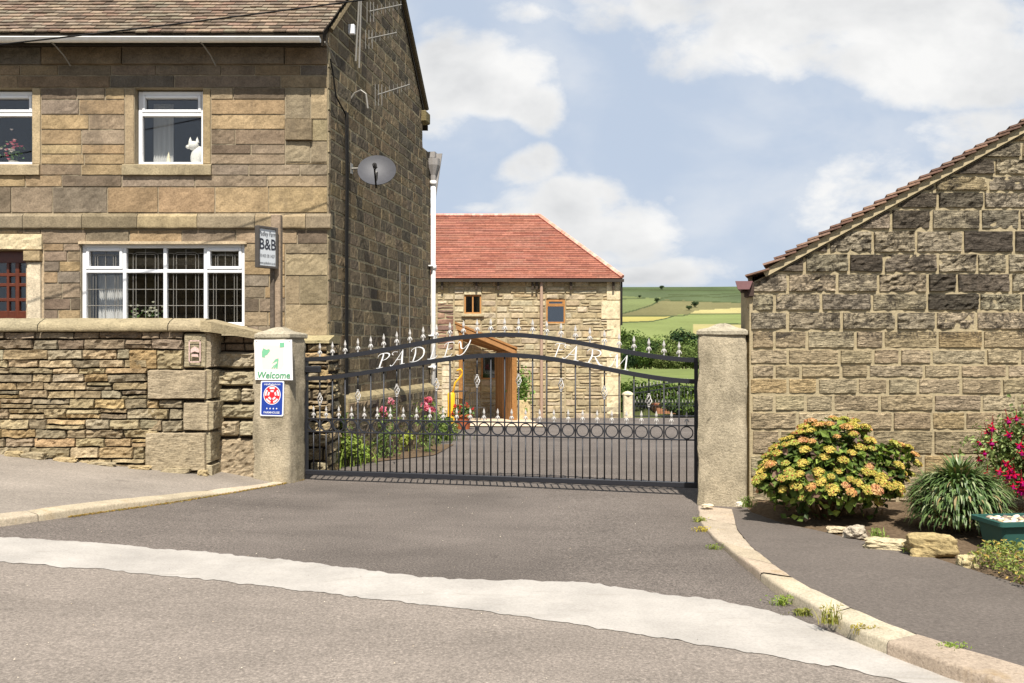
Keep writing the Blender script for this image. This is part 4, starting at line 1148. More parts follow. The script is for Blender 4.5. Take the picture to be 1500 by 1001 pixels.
fb = lambda a, b, h: frL(s0+a*W_+.012*(b-.5)*-1, .026+h, zb_+b*H_)
mb = MB(); mb.prism([(0, 0), (1, 0), (1, 1), (0, 1)], -.004, .004, fb, (.82, .80, .78)); mb.build('board', M_paint, ws)
mb = MB(); pink = lin((238, 206, 204)); grn = lin((120, 186, 146))
mb.prism([(.20, .26), (.72, .26), (.78, .38), (.78, .86), (.24, .88), (.18, .72)], .004, .0048, fb, pink)
for pl in ([(.20, .56), (.28, .55), (.28, .60), (.34, .62), (.42, .72), (.40, .77), (.32, .75), (.24, .79), (.20, .70)], [(.68, .80), (.80, .81), (.80, .93), (.68, .92)],
           [(.44, .28), (.48, .28), (.54, .36), (.52, .38)], [(.50, .28), (.54, .28), (.60, .38), (.57, .42)], [(.56, .28), (.61, .28), (.64, .5), (.60, .46)], [(.46, .40), (.64, .48), (.64, .54), (.56, .52)]):
    mb.prism(pl, .0048, .0056, fb, grn)
mb.build('pictogram', M_paint, ws)
mb = MB(); text_mesh(mb, 'Welcome', lambda a, b, h: fb(a/W_, b/H_, h), .112, W_*.49, H_*.045, shear=.2, c=lin((84, 156, 112)), h0=.006, sx=1.0, off=.002); text_mesh(mb, 'SHLINK', lambda a, b, h: fb(a/W_, b/H_, h), .022, W_*.74, H_*.27, c=grn, h0=.005) if False else None
mb.build('lettering', M_paint, ws)
for i, (a, b) in enumerate(((.06, .04), (.93, .05), (.07, .96), (.93, .95))):
    mb = MB(); mb.prism([(a+.012*math.cos(t), b+.012*math.sin(t)) for t in np.linspace(0, 6.28, 9)[:-1]], .004, .007, fb, lin((110, 90, 70))); mb.build('screw', M_paint, ws)
t0, tt = sp(383, 558); t1, tb = sp(417, 610)
bs_ = empty('farmhouse_sign', tuple(frL((t0+t1)/2, .02, (tt+tb)/2)), 'blue farmhouse rating sign with red and white rose on the left gatepost', 'sign')
W2_ = t1-t0; H2_ = tt-tb; fb2 = lambda a, b, h: frL(t0+a*W2_-.012*(b-.5)*-1, .020+h, tb+b*H2_)
def rrect(x0, y0, x1, y1, r, asp):
    p = []
    for (cx_, cy_, a0) in ((x1-r, y1-r*asp, 0), (x0+r, y1-r*asp, 90), (x0+r, y0+r*asp, 180), (x1-r, y0+r*asp, 270)):
        for k in range(5): t = math.radians(a0+k*22.5); p.append((cx_+r*math.cos(t), cy_+r*asp*math.sin(t)))
    return p
asp = W2_/H2_
mb = MB(); mb.prism(rrect(0, 0, 1, 1, .06, asp), -.003, .003, fb2, (.8, .8, .8)); mb.prism(rrect(.05, .033, .95, .967, .05, asp), .003, .0038, fb2, lin((32, 62, 150))); mb.build('board', M_paint, bs_)
mb = MB()
def disc(r, h, col, n=28, cx_=.5, cy_=.60, k0=0): mb.prism([(cx_+r*math.cos(2*math.pi*k/n+k0), cy_+r*asp*math.sin(2*math.pi*k/n+k0)) for k in range(n)], h, h+.0007, fb2, col)
red = lin((206, 40, 48)); wh = (.8, .8, .8)
disc(.37, .0038, wh); disc(.34, .0046, red)
for k in range(5):
    th = math.pi/2+2*math.pi*k/5
    def arc(r0, r1, w, hh, col):
        pts = [(r1, t) for t in np.linspace(-w, w, 6)]+[(r0, t) for t in np.linspace(w, -w, 6)]
        mb.prism([(.5+r*math.cos(th+t), .60+r*asp*math.sin(th+t)) for r, t in pts], hh, hh+.0007, fb2, col)
    arc(.24, .31, .40, .0055, wh); arc(.12, .19, .42, .0055, wh)
mb.build('rose_emblem', M_paint, bs_)
mb = MB()
ft2 = lambda a, b, h: fb2(a/W2_, b/H2_, h)
text_mesh(mb, 'enjoyEngland.com', ft2, .031, W2_*.5, H2_*.885, c=wh, h0=.004, sx=.98, off=.0004); text_mesh(mb, 'FARMHOUSE', ft2, .036, W2_*.5, H2_*.075, c=wh, h0=.004, sx=1.05, off=.0004)
for k in range(4):
    c_x = .29+.14*k; pts = []
    for j in range(10): r = (.042 if j % 2 == 0 else .018); t = math.pi/2+j*math.pi/5; pts.append((c_x+r*math.cos(t), .215+r*asp*math.sin(t)))
    mb.prism(pts, .004, .0046, fb2, wh)
mb.build('lettering', M_paint, bs_)

# B&B sign on its wooden post
sgp = empty('hanging_sign', (px(11.3, 404), 11.3, 1.6), 'grey framed B&B sign on weathered wooden post behind the left gatepost', 'sign')
M_wood = stone_mat('weathered_wood', .2, 30, .2, None, None, .4)
M_sgf = plain('dark_grey_frame', lin((78, 73, 68)), .6, .3, nz=.15, ns=20)
mb = MB(); xq = px(11.3, 405)
mb.bbox((xq-.062, 11.26, 1.2), (xq+.06, 11.38, 3.34), .01, lin((150, 132, 112)))
mb.build('wooden_post', M_wood, sgp)
mb = MB(); mb.bbox((xq-.062, 11.215, 1.5), (xq-.01, 11.257, 3.0), .008, lin((96, 86, 76))); mb.build('support_batten', M_wood, sgp)
nb0 = np.array([px(10.97, 376.5), 10.97]); nb1 = np.array([px(11.22, 406), 11.22]); S_ = (nb1-nb0); LW = float(np.linalg.norm(S_)); S_ /= LW; N_ = np.array([S_[1], -S_[0]])
fs = lambda a, b, h: np.array([nb0[0]+S_[0]*a+N_[0]*h, nb0[1]+S_[1]*a+N_[1]*h, b])
zA, zB = 2.64, 3.16
mb = MB(); fsx = lambda a, h, b: fs(a, b, h)
for q in (((0, -.045, zA), (.03, .02, zB)), ((LW-.03, -.045, zA), (LW, .02, zB)), ((.03, -.045, zA), (LW-.03, .02, zA+.03)), ((.03, -.045, zB-.03), (LW-.03, .02, zB))): mb.bbox(*q, .004, fr=fsx)
mb.build('sign_frame', M_sgf, sgp)
mb = MB(); mb.box((.03, -.02, zA+.03), (LW-.03, .004, zB-.03), lin((200, 204, 206)), fsx); mb.build('board', M_paint, sgp)
mb = MB(); ink = lin((50, 52, 60)); cxx = LW*.5
for (t, s, y, sxx, sh) in (('Padley Farm', .085, .40, .62, .15), ('B&B', .19, .235, .78, 0), ('01433 30 1427', .055, .135, .66, 0), ('www.padleyfarm.co.uk', .046, .05, .56, 0)):
    text_mesh(mb, t, fs, s, cxx, zA+y, c=ink, sx=sxx, shear=sh, h0=.006, off=.002 if t == 'B&B' else 0)
mb.build('lettering', M_paint, sgp)

# ================================================================ satellite dish and aerials
mt = fg(.93, 0, 4.36)
dish = empty('satellite_dish', tuple(mt), 'grey oval satellite dish fixed to the gable wall', 'satellite dish')
dc = P(552, 249, 13.25); dn_ = Vector((.06, -.86, .46)).normalized(); du = dn_.cross(Vector((0, 0, 1))).normalized(); dv = du.cross(dn_).normalized()*1
R_ = .285; rows = []; nr = 8; ns_ = 40
for i in range(nr+1):
    r = R_*i/nr; rows.append([np.array(dc)+np.array(du)*r*math.cos(2*math.pi*k/ns_)+np.array(dv)*r*.98*math.sin(2*math.pi*k/ns_)+np.array(dn_)*(.06*(r/R_)**2-.06) for k in range(ns_+1)])
M_dish = plain('grey_mesh_dish', lin((66, 66, 70)), .55, .4, nz=.08, ns=14)
mb = MB(); mb.grid(np.array(rows)); back_ = [[p-np.array(dn_)*.012 for p in r] for r in rows]; mb.grid(np.array(back_)); mb.grid(np.array([rows[-1], back_[-1]]))
mb.build('reflector', M_dish, dish, smooth=True)
lnb = np.array(dc)-np.array(dv)*.20+np.array(dn_)*.36
mb = MB(); bt = np.array(dc)-np.array(dv)*.31-np.array(dn_)*.03; mb.tube([np.array(dc)-np.array(dn_)*.06, bt, lnb-np.array(dn_)*.02-np.array(dv)*.05], .013, 6)
mb.tube([lnb-np.array(dn_)*.0, lnb-np.array(dn_)*.09], [.035, .024], 8, lin((60, 60, 62))); mb.tube([lnb+np.array([0, 0, 0.0]), lnb+np.array([.03, 0, -.05])], .02, 6)
mb.build('receiver_arm', M_cable, dish)
mb = MB(); mb.tube([mt, mt+Ng*.18, np.array(dc)-np.array(dn_)*.07], .018, 6); mb.bbox((.88, 0, 4.28), (.98, .02, 4.44), .005, fr=fg); mb.build('wall_bracket', M_alu, dish)
def yagi(pm, tip, n, lab, el=.2, refl=True, mast=None, arch=None):
    e = empty('television_aerial', tuple(pm), lab, 'aerial', 'television aerials on the gable')
    pm = np.array(pm, float); tip = np.array(tip, float); t = tip-pm
    mb = MB(); mb.tube([pm, tip], .009, 5); mb.build('boom', M_alu, e)
    mb = MB()
    for i in range(n):
        c = pm+t*(.12+.86*i/(n-1)); h = el*(.5-.12*i/n)
        mb.tube([c-[0, 0, h], c+[0, 0, h]], .0038, 4)
    if refl:
        for k in (-1, 0, 1):
            c = pm+t*.02+np.array([k*.05, .03, 0]); mb.tube([c-[0, 0, el*.95], c+[0, 0, el*.95]], .006, 4)
    for i in range(n-1): pass
    mb.build('elements', M_alu, e)
    if mast is not None: mb = MB(); mb.tube(mast, .014, 6); mb.build('mast', M_alu, e)
    return e
b0 = fg(1.05, 0, 0)
yagi(P(541, 17, 13.5), P(588, 7, 14.1), 8, 'upper television aerial near the top of the gable', .16, mast=[P(526, 100, 13.45), P(528, 30, 13.45), P(530, -60, 13.45)])
yagi(P(539, 57, 13.45), P(581, 48, 14.0), 7, 'middle television aerial with short rods on the gable', .15, mast=[P(521, 90, 13.4), P(525, 20, 13.4), P(528, -50, 13.4)])
ar = fg(.93, 0, 5.42)
yagi(P(553, 139, 13.4), P(600, 124, 14.0), 8, 'lowest television aerial on a curved white bracket', .17, mast=[ar, ar+Ng*.06+[0, 0, .08], ar+Ng*.16+[0, 0, .12], ar+Ng*.24+[0, 0, .06], ar+Ng*.27+[0, 0, -.16]])
bx = tag(MB().bbox((.80, 0, 6.35), (.86, .1, 6.5), .01, fr=fg).build('junction_box', M_white, base=tuple(fg(.83, 0, 6.4))), 'small white cable box high on the gable wall', 'box')
# overhead wire passing the farmhouse front
mb = MB(); A_, B_ = np.array([-14, 10.0, 6.45]), np.array([6, 11.2, 10.6]); ax = P(0, 66, 10.6); bx2 = P(330, 27, 10.9); dirv = (bx2-ax)
mb.tube([ax+dirv*t+np.array([0, 0, .02*(t-.5)**2]) for t in np.linspace(-1.6, 3.0, 24)], .010, 4)
mb.build('overhead_wire', M_cable, base=tuple(ax)); tag(bpy.data.objects['overhead_wire'], 'thin black overhead wire crossing the farmhouse roof', 'wire')

# ================================================================ outbuilding on the right
DR = 9.3; fR = front(DR); outb = empty('outbuilding', (px(DR, 1098)+2, DR, 0), 'stone outbuilding with sloping tiled roof on the right', 'outbuilding')
M_right = stone_mat('right_wall_stone', .28, 40, .85, None, None, .6, lich=.1)
nt_ = M_right.node_tree; bb_ = nt_.nodes['Principled BSDF']; lk = [l for l in nt_.links if l.to_socket == bb_.inputs['Base Color']][0].from_socket
geo = nt_.nodes.new('ShaderNodeNewGeometry'); sx_ = nt_.nodes.new('ShaderNodeSeparateXYZ'); nt_.links.new(geo.outputs['Position'], sx_.inputs[0])
hm = nt_.nodes.new('ShaderNodeMapRange'); hm.inputs[1].default_value = 1.55; hm.inputs[2].default_value = 1.75; hm.inputs[3].default_value = 0; hm.inputs[4].default_value = .30; nt_.links.new(sx_.outputs[2], hm.inputs[0])
sn_ = noise_node(nt_, 4.5, 8, .9, coords(nt_), .6); ad = nt_.nodes.new('ShaderNodeMath'); ad.operation = 'ADD'; nt_.links.new(sn_, ad.inputs[0]); nt_.links.new(hm.outputs[0], ad.inputs[1])
at_ = nt_.nodes.new('ShaderNodeVertexColor'); at_.layer_name = 'Col'
sootf = ramp(nt_, ad.outputs[0], [(.78, g3(0)), (.86, g3(.9))])
nt_.links.new(mix(nt_, lk, lin((66, 60, 52)), sootf), bb_.inputs['Base Color'])
p_low = palette([(174, 158, 125), (168, 151, 117), (182, 166, 133), (170, 155, 124), (174, 152, 112), (162, 146, 115)], .07)
p_up = palette([(160, 148, 124), (168, 155, 128), (136, 125, 104), (150, 139, 115), (172, 158, 130), (104, 95, 80), (160, 142, 108), (112, 102, 86), (92, 84, 71), (164, 150, 122)], .13)
vr = [184, 208, 232, 257, 281, 306, 337, 371, 400, 429, 456, 484, 511, 534, 554, 578, 603, 630, 666, 699, 735, 775]
def rtop(s):
    u = CX+np.asarray(s)*F/DR
    v = np.where(u < 1150, 408-(u-1097)*(408-383)/53.0, 383-(u-1150)*.5575)
    return CH-(v+10-HY)*DR/F
mb = MB()
x0 = px(DR, 1098); x1 = 7.6
for i in range(len(vr)-1):
    zt, zb = pz(DR, vr[i]), pz(DR, vr[i+1]); a = x0+(.02*(i % 2)); k = 0; up_ = i < 11
    top_rise = 0
    while a < x1:
        L = (.24 if k == 0 and i % 2 else .40) if k == 0 else .26+.34*random.random()
        if i > 15: L *= 1.25
        relief(mb, fR, a, a+L, zb, zt, (p_up if up_ else p_low)(), clip=rtop, gap=.022, prot=.014 if up_ else .010, rough=.020 if up_ else .010, bev=.007, cell=.03, jit=.005)
        a += L; k += 1
# rows above the photo's top edge
z = pz(DR, 184)
while z < 6.0:
    a = 5.0
    while a < x1: relief(mb, fR, a, a+.5, z, z+.17, p_up(), clip=rtop, gap=.03, prot=.014, rough=.03, bev=.018, cell=.06, jit=.008); a += .5
    z += .17
mb.build('front_wall', M_right, outb)
M_mr = plain('pale_mortar', lin((166, 152, 122)), .95, .1, nz=.18, ns=26, bs=.6)
mb = MB(); xs_ = list(np.linspace(x0+.0, x1, 30)); poly = [(x0, -.6), (x1, -.6)]+[(x, float(rtop(x))+.012) for x in xs_[::-1]]
mb.prism(poly, -.35, -.004, lambda a, b, h: fR(a, h, b), (1, 1, 1)); mb.build('wall_core', M_mr, outb)
Ss = np.array([.32, .947, 0]); fS = Frame((x0, DR, 0), Ss, (-.947, .32, 0)); mb = MB()
lay(mb, fS, .02, 4.6, [pz(DR, v) for v in vr[8:]], (.3, .5), p_low, gap=.03, prot=.01, rough=.02, bev=.018, cell=.06); mb.build('side_wall', M_right, outb, smooth=True)
mb = MB(); mb.prism([(0.36, -.6), (4.6, -.6), (4.6, 2.35), (0.36, 2.35)], -.3, -.003, lambda a, b, h: fS(a, h, b)); mb.build('side_core', M_mr, outb)
# tiled roof: courses climb to the right, tiles laid front to back
ar_ = math.atan(.5575); Tt = np.array([math.cos(ar_), 0, math.sin(ar_)]); Es = np.array([.32, .947, 0]); Nn = np.cross(Es, Tt)*-1; Nn /= np.linalg.norm(Nn)*np.sign(Nn[2])
ptr = palette([(124, 98, 80), (116, 90, 75), (136, 108, 88), (108, 85, 71), (128, 104, 87)], .12)
e0 = np.array([px(DR, 1118), 0, pz(DR, 396)])
mb = MB(); tiles(mb, e0+[0, DR-.10, .0], Es, Tt, Nn, 52, .1335, .17, lambda r: (0, 4.4), ptr, .020, .235, .050, .004, .004)
# sprocketed lowest course
a2 = math.atan(.34); T2 = np.array([math.cos(a2), 0, math.sin(a2)]); N2 = np.array([-math.sin(a2), 0, math.cos(a2)])
tiles(mb, e0+[-.21, DR-.10, -.085], Es, T2, N2, 1, .12, .17, lambda r: (0, 4.4), ptr, .017, .26, .012, .004, .004)
o = mb.build('roof', M_tile_r, outb); 
mb = MB(); b0_ = e0+np.array([-.02, DR-.04, -.012]); v = []
for t in (0, 6.9):
    for y in (0, 4.3):
        for h in (-.07, .0): v.append(b0_+Tt*t+Es*y+Nn*h)
mb.add(v, [(0,1,3,2), (4,6,7,5), (0,4,5,1), (2,3,7,6), (0,2,6,4), (1,5,7,3)], lin((160, 146, 118))); mb.build('roof_bedding', M_mr, outb)
mb = MB(); xg, zg = px(DR-.02, 1087), pz(DR-.02, 413)
pr = [(-.095, .0), (-.07, -.085), (.05, -.085), (.085, .0), (.078, .0), (.044, -.078), (-.064, -.078), (-.088, .0)]
rows = [[(xg+a+yy*.32, DR-.12+yy, zg+b) for a, b in pr] for yy in np.linspace(0, 4, 5)]
mb.grid(np.array(rows)); mb.add(rows[0], [(0,1,2,3,4,5,6,7)]); mb.prism([(-.095, 0), (-.07, -.085), (.05, -.085), (.085, 0)], DR-.118, DR-.112, lambda a, b, h: np.array([xg+a, h, zg+b]))
mb.build('gutter', plain('maroon_gutter', lin((120, 86, 86)), .5, .4, nz=.1), outb)
mb = MB(); mb.bbox((xg+.05, DR-.05, zg-.16), (xg+.12, DR+.1, zg-.0), .01, lin((70, 56, 50))); mb.bbox((xg-.0, DR-.04, zg-.115), (xg+.06, DR+.05, zg-.088), .004, lin((60, 50, 46))); mb.build('eaves_board', plain('dark_timber', (1, 1, 1), .8, .2, attr=True), outb)
# ================================================================ barn across the yard
DB = 34.0; fB = front(DB); barn = empty('barn', (px(DB, 780), DB, g(0, DB)), 'converted stone barn with orange tiled hip roof across the yard', 'barn')
B_ = lambda u, v: (px(DB, u), pz(DB, v))
pbn = palette([(178, 163, 129), (170, 154, 120), (186, 171, 138), (162, 147, 114), (176, 157, 119), (156, 140, 110), (182, 168, 138)], .1)
pbr = palette([(150, 118, 96), (136, 106, 88), (160, 130, 106), (120, 98, 84)], .12)
mb = MB(); bk = MB()
vs_ = [410, 420, 431, 440, 449, 458, 467, 476, 485, 495, 504, 513, 521, 530, 539, 548, 557, 566, 575, 585, 595, 605, 618]
def bz(u0, u1, v0, v1, pal=pbn):
    cs = [v for v in vs_ if v0 < v < v1]; cs = [v0]+cs+[v1]
    lay(mb, fB, px(DB, u0), px(DB, u1), [pz(DB, v) for v in cs], (.35, .95), pal, gap=.02, prot=.02, rough=.03, bev=.03, cell=.16, jit=.012, varh=.25)
    bk.box((px(DB, u0), -.4, pz(DB, v1)), (px(DB, u1), -.006, pz(DB, v0)), lin((160, 146, 116)), fB)
bz(560, 640, 410, 618)
bz(640, 665, 410, 446); bz(640, 665, 446, 512, pbr); bz(640, 665, 512, 618)
bz(665, 680, 410, 618); bz(680, 705, 410, 432); bz(680, 705, 460, 520); bz(680, 705, 520, 618)
bz(705, 727, 410, 520); bz(705, 727, 556, 618); bz(727, 800, 410, 618)
bz(800, 828, 410, 438); bz(800, 828, 474, 618); bz(828, 909, 410, 618)
for k in range(7):
    a, c = (880, 909) if k % 2 else (888, 909); relief(mb, fB, px(DB, a), px(DB, c), pz(DB, 412+28*(k+1)), pz(DB, 412+28*k), lin((214, 198, 162)), gap=.02, prot=.035, rough=.02, cell=.2)
mb.build('front_wall', M_barn, barn); bk.build('wall_core', plain('barn_mortar', (1, 1, 1), .95, .1, nz=.2, ns=6, attr=True), barn)
mb = MB(); xb0, xb1 = px(DB, 560), px(DB, 909)
mb.box((xb1-.35, DB+.41, -1.4), (xb1, DB+6.4, pz(DB, 408)), lin((190, 174, 138))); mb.box((xb0, DB+6.0, -1.4), (xb1-.36, DB+6.4, pz(DB, 408)), lin((190, 174, 138)))
mb.box((xb0, DB+.41, -1.4), (xb0+.3, DB+5.99, pz(DB, 408)), lin((190, 174, 138))); mb.build('side_wall', M_barn, barn)
mb = MB(); mb.box((xb0+.3, DB+2.2, -1.3), (xb1-.36, DB+2.3, 4.2), lin((90, 80, 70))); mb.box((xb0+.3, DB+.41, 1.5), (xb1-.36, DB+2.2, 1.6), lin((90, 80, 70))); mb.build('inner_wall', M_room, barn)
# roof: front slope with hip
hz_ = pz(DB, 409); half = 3.4; xr_ = px(DB+half, 790); zr_ = pz(DB+half, 318); y0_ = DB-.22; xe = px(y0_, 912)
rise = zr_-hz_; run = half+.22; al = math.atan2(rise, run); Tb = np.array([0, math.cos(al), math.sin(al)]); Nb = np.array([0, -math.sin(al), math.cos(al)])
Ls = math.hypot(rise, run); gauge = .135; nr_ = int(Ls/gauge)
prd = palette([(150, 98, 79), (142, 91, 73), (157, 106, 86), (138, 90, 74), (147, 101, 83)], .09)
mb = MB()
for r in range(nr_+1):
    a1 = xe+(xr_-xe)*(r*gauge/Ls); a = xb0-.2; z0v = r*gauge
    while a < a1-.01:
        b = min(a1, a+.5+.5*random.random()); c = prd(); j = random.random()*.006
        o_ = np.array([0, y0_, hz_]); q = []
        for (tt, nn) in ((0, .030+j), (gauge*1.15, .008)):
            for xx in (a, b):
                for h in (-.02, 0): q.append(o_+np.array([xx, 0, 0])+Tb*(z0v+tt)+Nb*(nn+h))
        mb.add(q, [(0,1,3,2), (4,6,7,5), (0,4,5,1), (2,3,7,6), (1,5,7,3)], c); a = b
# hip end and rear
A0, A1, A2 = np.array([xe, y0_, hz_]), np.array([xr_, DB+half, zr_]), np.array([xe, DB+2*half+.4, hz_])
mb.add([A0, A1, A2], [(0, 1, 2)], lin((186, 96, 72))); mb.add([A2, A1, np.array([xb0-.2, DB+half, zr_]), np.array([xb0-.2, DB+2*half+.4, hz_])], [(0, 1, 2, 3)], lin((186, 96, 72)))
mb.build('roof', M_tile_red, barn)
mb = MB(); prg = palette([(222, 164, 140), (214, 150, 126), (228, 176, 152)], .06)
for (p, q, n) in ((A1+[0, 0, .06], np.array([xb0-.2, DB+half, zr_+.06]), 40), (A0+[0, 0, .07], A1+[0, 0, .06], 24)):
    for k in range(n):
        a = p+(q-p)*k/n; b = p+(q-p)*(k+.97)/n; mb.tube([a, b], .085, 6, prg())
mb.build('ridge_tiles', M_tile_red, barn)
mb = MB(); mb.box((xb0, DB-.28, hz_-.13), (xe+.05, DB-.2, hz_-.02), lin((60, 54, 48))); mb.box((xb0, DB-.2, hz_-.10), (xe+.02, DB-.02, hz_-.06), lin((80, 74, 64)))
for u in (648, 698, 730, 780, 786, 836, 898): mb.box((px(DB, u)-.04, DB-.18, hz_-.42), (px(DB, u)+.04, DB-.02, hz_-.1), lin((66, 56, 46)))
mb.build('gutter', plain('dark_gutter', (1, 1, 1), .7, .2, attr=True), barn)
mb = MB(); mb.tube([(px(DB, 793), DB-.12, hz_-.1), (px(DB, 793), DB-.12, g(0, DB)-.1)], .06, 8, lin((170, 144, 124))); mb.tube([(px(DB, 910), DB-.1, hz_-.1), (px(DB, 910), DB-.1, 2.6)], .04, 6, lin((40, 38, 36)))
mb.build('downpipe', plain('faded_pipe', (1, 1, 1), .7, .2, nz=.1, attr=True), barn)
M_oak = plain('varnished_oak', lin((176, 126, 72)), .5, .4, nz=.15, ns=6)
M_glassb = glass_mat('barn_glass', .14, (.7, .75, .8))
def bwin(u0, u1, v0, v1, mull, trans, **kw): return window(barn, fB, px(DB, u0), px(DB, u1), pz(DB, v1), pz(DB, v0), mull, trans, M_oak, rec=-.03, fw=.06, glass=M_glassb, **kw)
bwin(680, 705, 432, 460, [px(DB, 692.5)], [])
bwin(800, 828, 438, 474, [], [pz(DB, 448)], sash={(0, 1)})
bwin(705, 727, 520, 556, [], [])
mb = MB(); mb.bbox((px(DB, 676), -.05, pz(DB, 464)), (px(DB, 709), .12, pz(DB, 460)), .01, lin((186, 172, 138)), fB); mb.build('window_sill', M_barn, barn)
mb = MB(); mb.bbox((px(DB, 680), 0.0, pz(DB, 432)), (px(DB, 705), .03, pz(DB, 426)), .01, lin((204, 190, 156)), fB); mb.build('lintel', M_barn, barn)
# timber porch
zg_ = g(0, 31.5)
por = empty('timber_porch', (px(31.5, 740), 31.5, zg_), 'orange timber porch with sloping slatted roof on the barn', 'porch')
pt = palette([(152, 110, 66), (142, 101, 60), (162, 119, 74), (132, 94, 56)], .12)
mb = MB(); a = P(752, 612, 30.6); b = P(728, 593, 33.9); n = 20
zt0, zt1 = P(0, 512, 30.6)[2], P(0, 516, 33.9)[2]
for k in range(n):
    p = a+(b-a)*k/n; q = a+(b-a)*(k+.9)/n; nn = np.array([-(b-a)[1], (b-a)[0], 0]); nn /= np.linalg.norm(nn)
    z0 = g(0, p[1])-.05; v = []
    for r in (p, q):
        for h in (0, .06):
            for z in (z0, zt0+(zt1-zt0)*k/n): v.append([r[0]+nn[0]*h, r[1]+nn[1]*h, z])
    mb.add(v, [(0,1,3,2), (4,6,7,5), (0,4,5,1), (2,3,7,6), (0,2,6,4), (1,5,7,3)], pt())
mb.build('side_boarding', M_timber, por)
mb = MB(); mb.bbox((a[0]-.05, 30.45, zg_-.1), (a[0]+.12, 30.6, zt0), .01, lin((150, 108, 64))); mb.build('corner_post', M_timber, por)
mb = MB(); n = 13    # roof boards, falling to the right
for k in range(n):
    xl, xr2 = px(30.4, 668), px(30.4, 760); zl, zr2 = pz(30.4, 472), pz(30.4, 509)
    FL, FR, BL_, BR = P(666, 471, 30.4), P(758, 509, 30.4), P(676, 497, 33.9), P(731, 514, 33.9); v = []
    for (a_, b_) in ((FL, BL_), (FR, BR)):
        for t in (k/n, (k+.86)/n):
            for h in (-.07, 0): v.append(a_+(b_-a_)*t+np.array([0, 0, h]))
    mb.add(v, [(0,1,3,2), (4,6,7,5), (0,4,5,1), (2,3,7,6), (0,2,6,4), (1,5,7,3)], pt())
mb.build('roof_boards', M_timber, por)
mb = MB()
for k in range(5):
    f_ = k/4; zc = zl+(zr2-zl)*.5
    y = 30.4+.8*k; v = []
    for (x, z) in ((xl, zl-.1), (xr2-.12, zr2-.1)):
        for yy in (y, y+.07):
            for h in (-.14, 0): v.append([x, yy, z+h])
    mb.add(v, [(0,1,3,2), (4,6,7,5), (0,4,5,1), (2,3,7,6), (0,2,6,4), (1,5,7,3)], pt())
mb.bbox((px(30.5, 672), 30.45, zg_-.1), (px(30.5, 672)+.14, 30.6, zl-.25), .01, lin((150, 108, 64)))
mb.build('rafters', M_timber, por)
mb = MB(); mb.box((px(30, 655), 29.6, g(0, 30)+.02), (px(30, 782), 34, g(0, 30)+.0), (1, 1, 1)) if False else None
M_pat = plain('pale_paving', lin((206, 186, 158)), .9, .1, nz=.12, ns=2)
ps = sheet([(px(26, 655), 26.0), (px(26, 800), 25.6)], [(px(34, 640), 34.0), (px(34, 768), 34.0)], .03, 10, 20); tag(MB().grid(ps).build('patio', M_pat), kind='structure')
# pale low pier left of the porch
pr_ = empty('yard_pier', (px(29, 653), 29, g(0, 29)), 'pale block pier standing by the house drainpipe', 'pier')
mb = MB(); f29 = front(29.0); lay(mb, f29, px(29, 647), px(29, 660), [pz(29, v) for v in (534, 543, 552, 561, 570, 579, 588, 597, 606, 615, 625, 634)], (.3, .3), palette([(206, 192, 158), (196, 182, 150)]), gap=.02, prot=.01, rough=.01, cell=.1)
mb.box((px(29, 647), -.3, pz(29, 634)), (px(29, 660), -.004, pz(29, 534)), lin((180, 168, 138)), f29); mb.build('blockwork', M_barn, pr_)
mb = MB(); mb.bbox((px(29, 645), -.33, pz(29, 534)), (px(29, 662), .04, pz(29, 530)), .01, lin((190, 176, 146)), f29); mb.build('coping', M_barn, pr_)

# things around the porch
M_yel = plain('yellow_plastic', lin((236, 176, 30)), .4, .4)
tub = LMB(); tub.lathe([(0, 0), (.12, 0), (.13, .1), (.11, .6), (.12, .95), (.09, 1.0), (.0, 1.0)], 12); tub.tube([(.05, 0, 1.0), (.12, 0, 1.3), (.30, 0, 1.5), (.36, 0, 1.62), (.28, 0, 1.72), (.16, 0, 1.66)], .03, 6)
o = tub.build('water_butt_pump', M_yel, smooth=True); o.name = 'yellow_pump'; o.location = (px(27, 661), 27, g(0, 27)); tag(o, 'yellow pump with curved handle beside the pale block pier', 'pump')
M_bt = plain('black_metal_furniture', lin((60, 56, 52)), .5, .4)
def stool(x, y, lab, h=1.0, r=.24):
    e = empty('garden_table', (x, y, g(x, y)), lab, 'table')
    mb = LMB(); mb.lathe([(0, h), (r, h), (r, h-.03), (0, h-.03)], 16); mb.build('table_top', M_bt, e)
    for k in range(4):
        t = k*math.pi/2+.6; mb = LMB(); mb.tube([(r*.8*math.cos(t), r*.8*math.sin(t), h-.03), (r*.6*math.cos(t), r*.6*math.sin(t), h*.5), (r*.95*math.cos(t), r*.95*math.sin(t), 0)], .016, 5); mb.build('leg', M_bt, e)
    return e
stool(px(30, 674), 30, 'black topped tall round table beside the yellow pump', 1.05, .26)
def chair(x, y, rz, lab):
    e = empty('garden_chair', (x, y, g(x, y)), lab, 'chair', rz=rz)
    mb = LMB(); mb.bbox((-.2, -.2, .44), (.2, .2, .47), .01); mb.build('seat', M_bt, e)
    for sx in (-1, 1):
        for sy in (-1, 1): mb = LMB(); mb.tube([(sx*.18, sy*.18, .44), (sx*.22, sy*.24, 0)], .013, 5); mb.build('leg', M_bt, e)
    mb = LMB(); mb.tube([(-.19, .2, .45), (-.2, .26, .9), (-.1, .28, .98), (.1, .28, .98), (.2, .26, .9), (.19, .2, .45)], .013, 5)
    for k in range(3): mb.tube([(-.1+.1*k, .21, .46), (-.1+.1*k, .28, .97)], .008, 4)
    mb.build('backrest', M_bt, e)
chair(px(31, 700), 31, .5, 'black metal garden chair on the patio under the porch')
M_terra = plain('terracotta', lin((178, 98, 62)), .8, .2, nz=.15, ns=10)
M_leaf = leaf_mat('leaf', .25); M_petal = leaf_mat('petal', .35, .1)
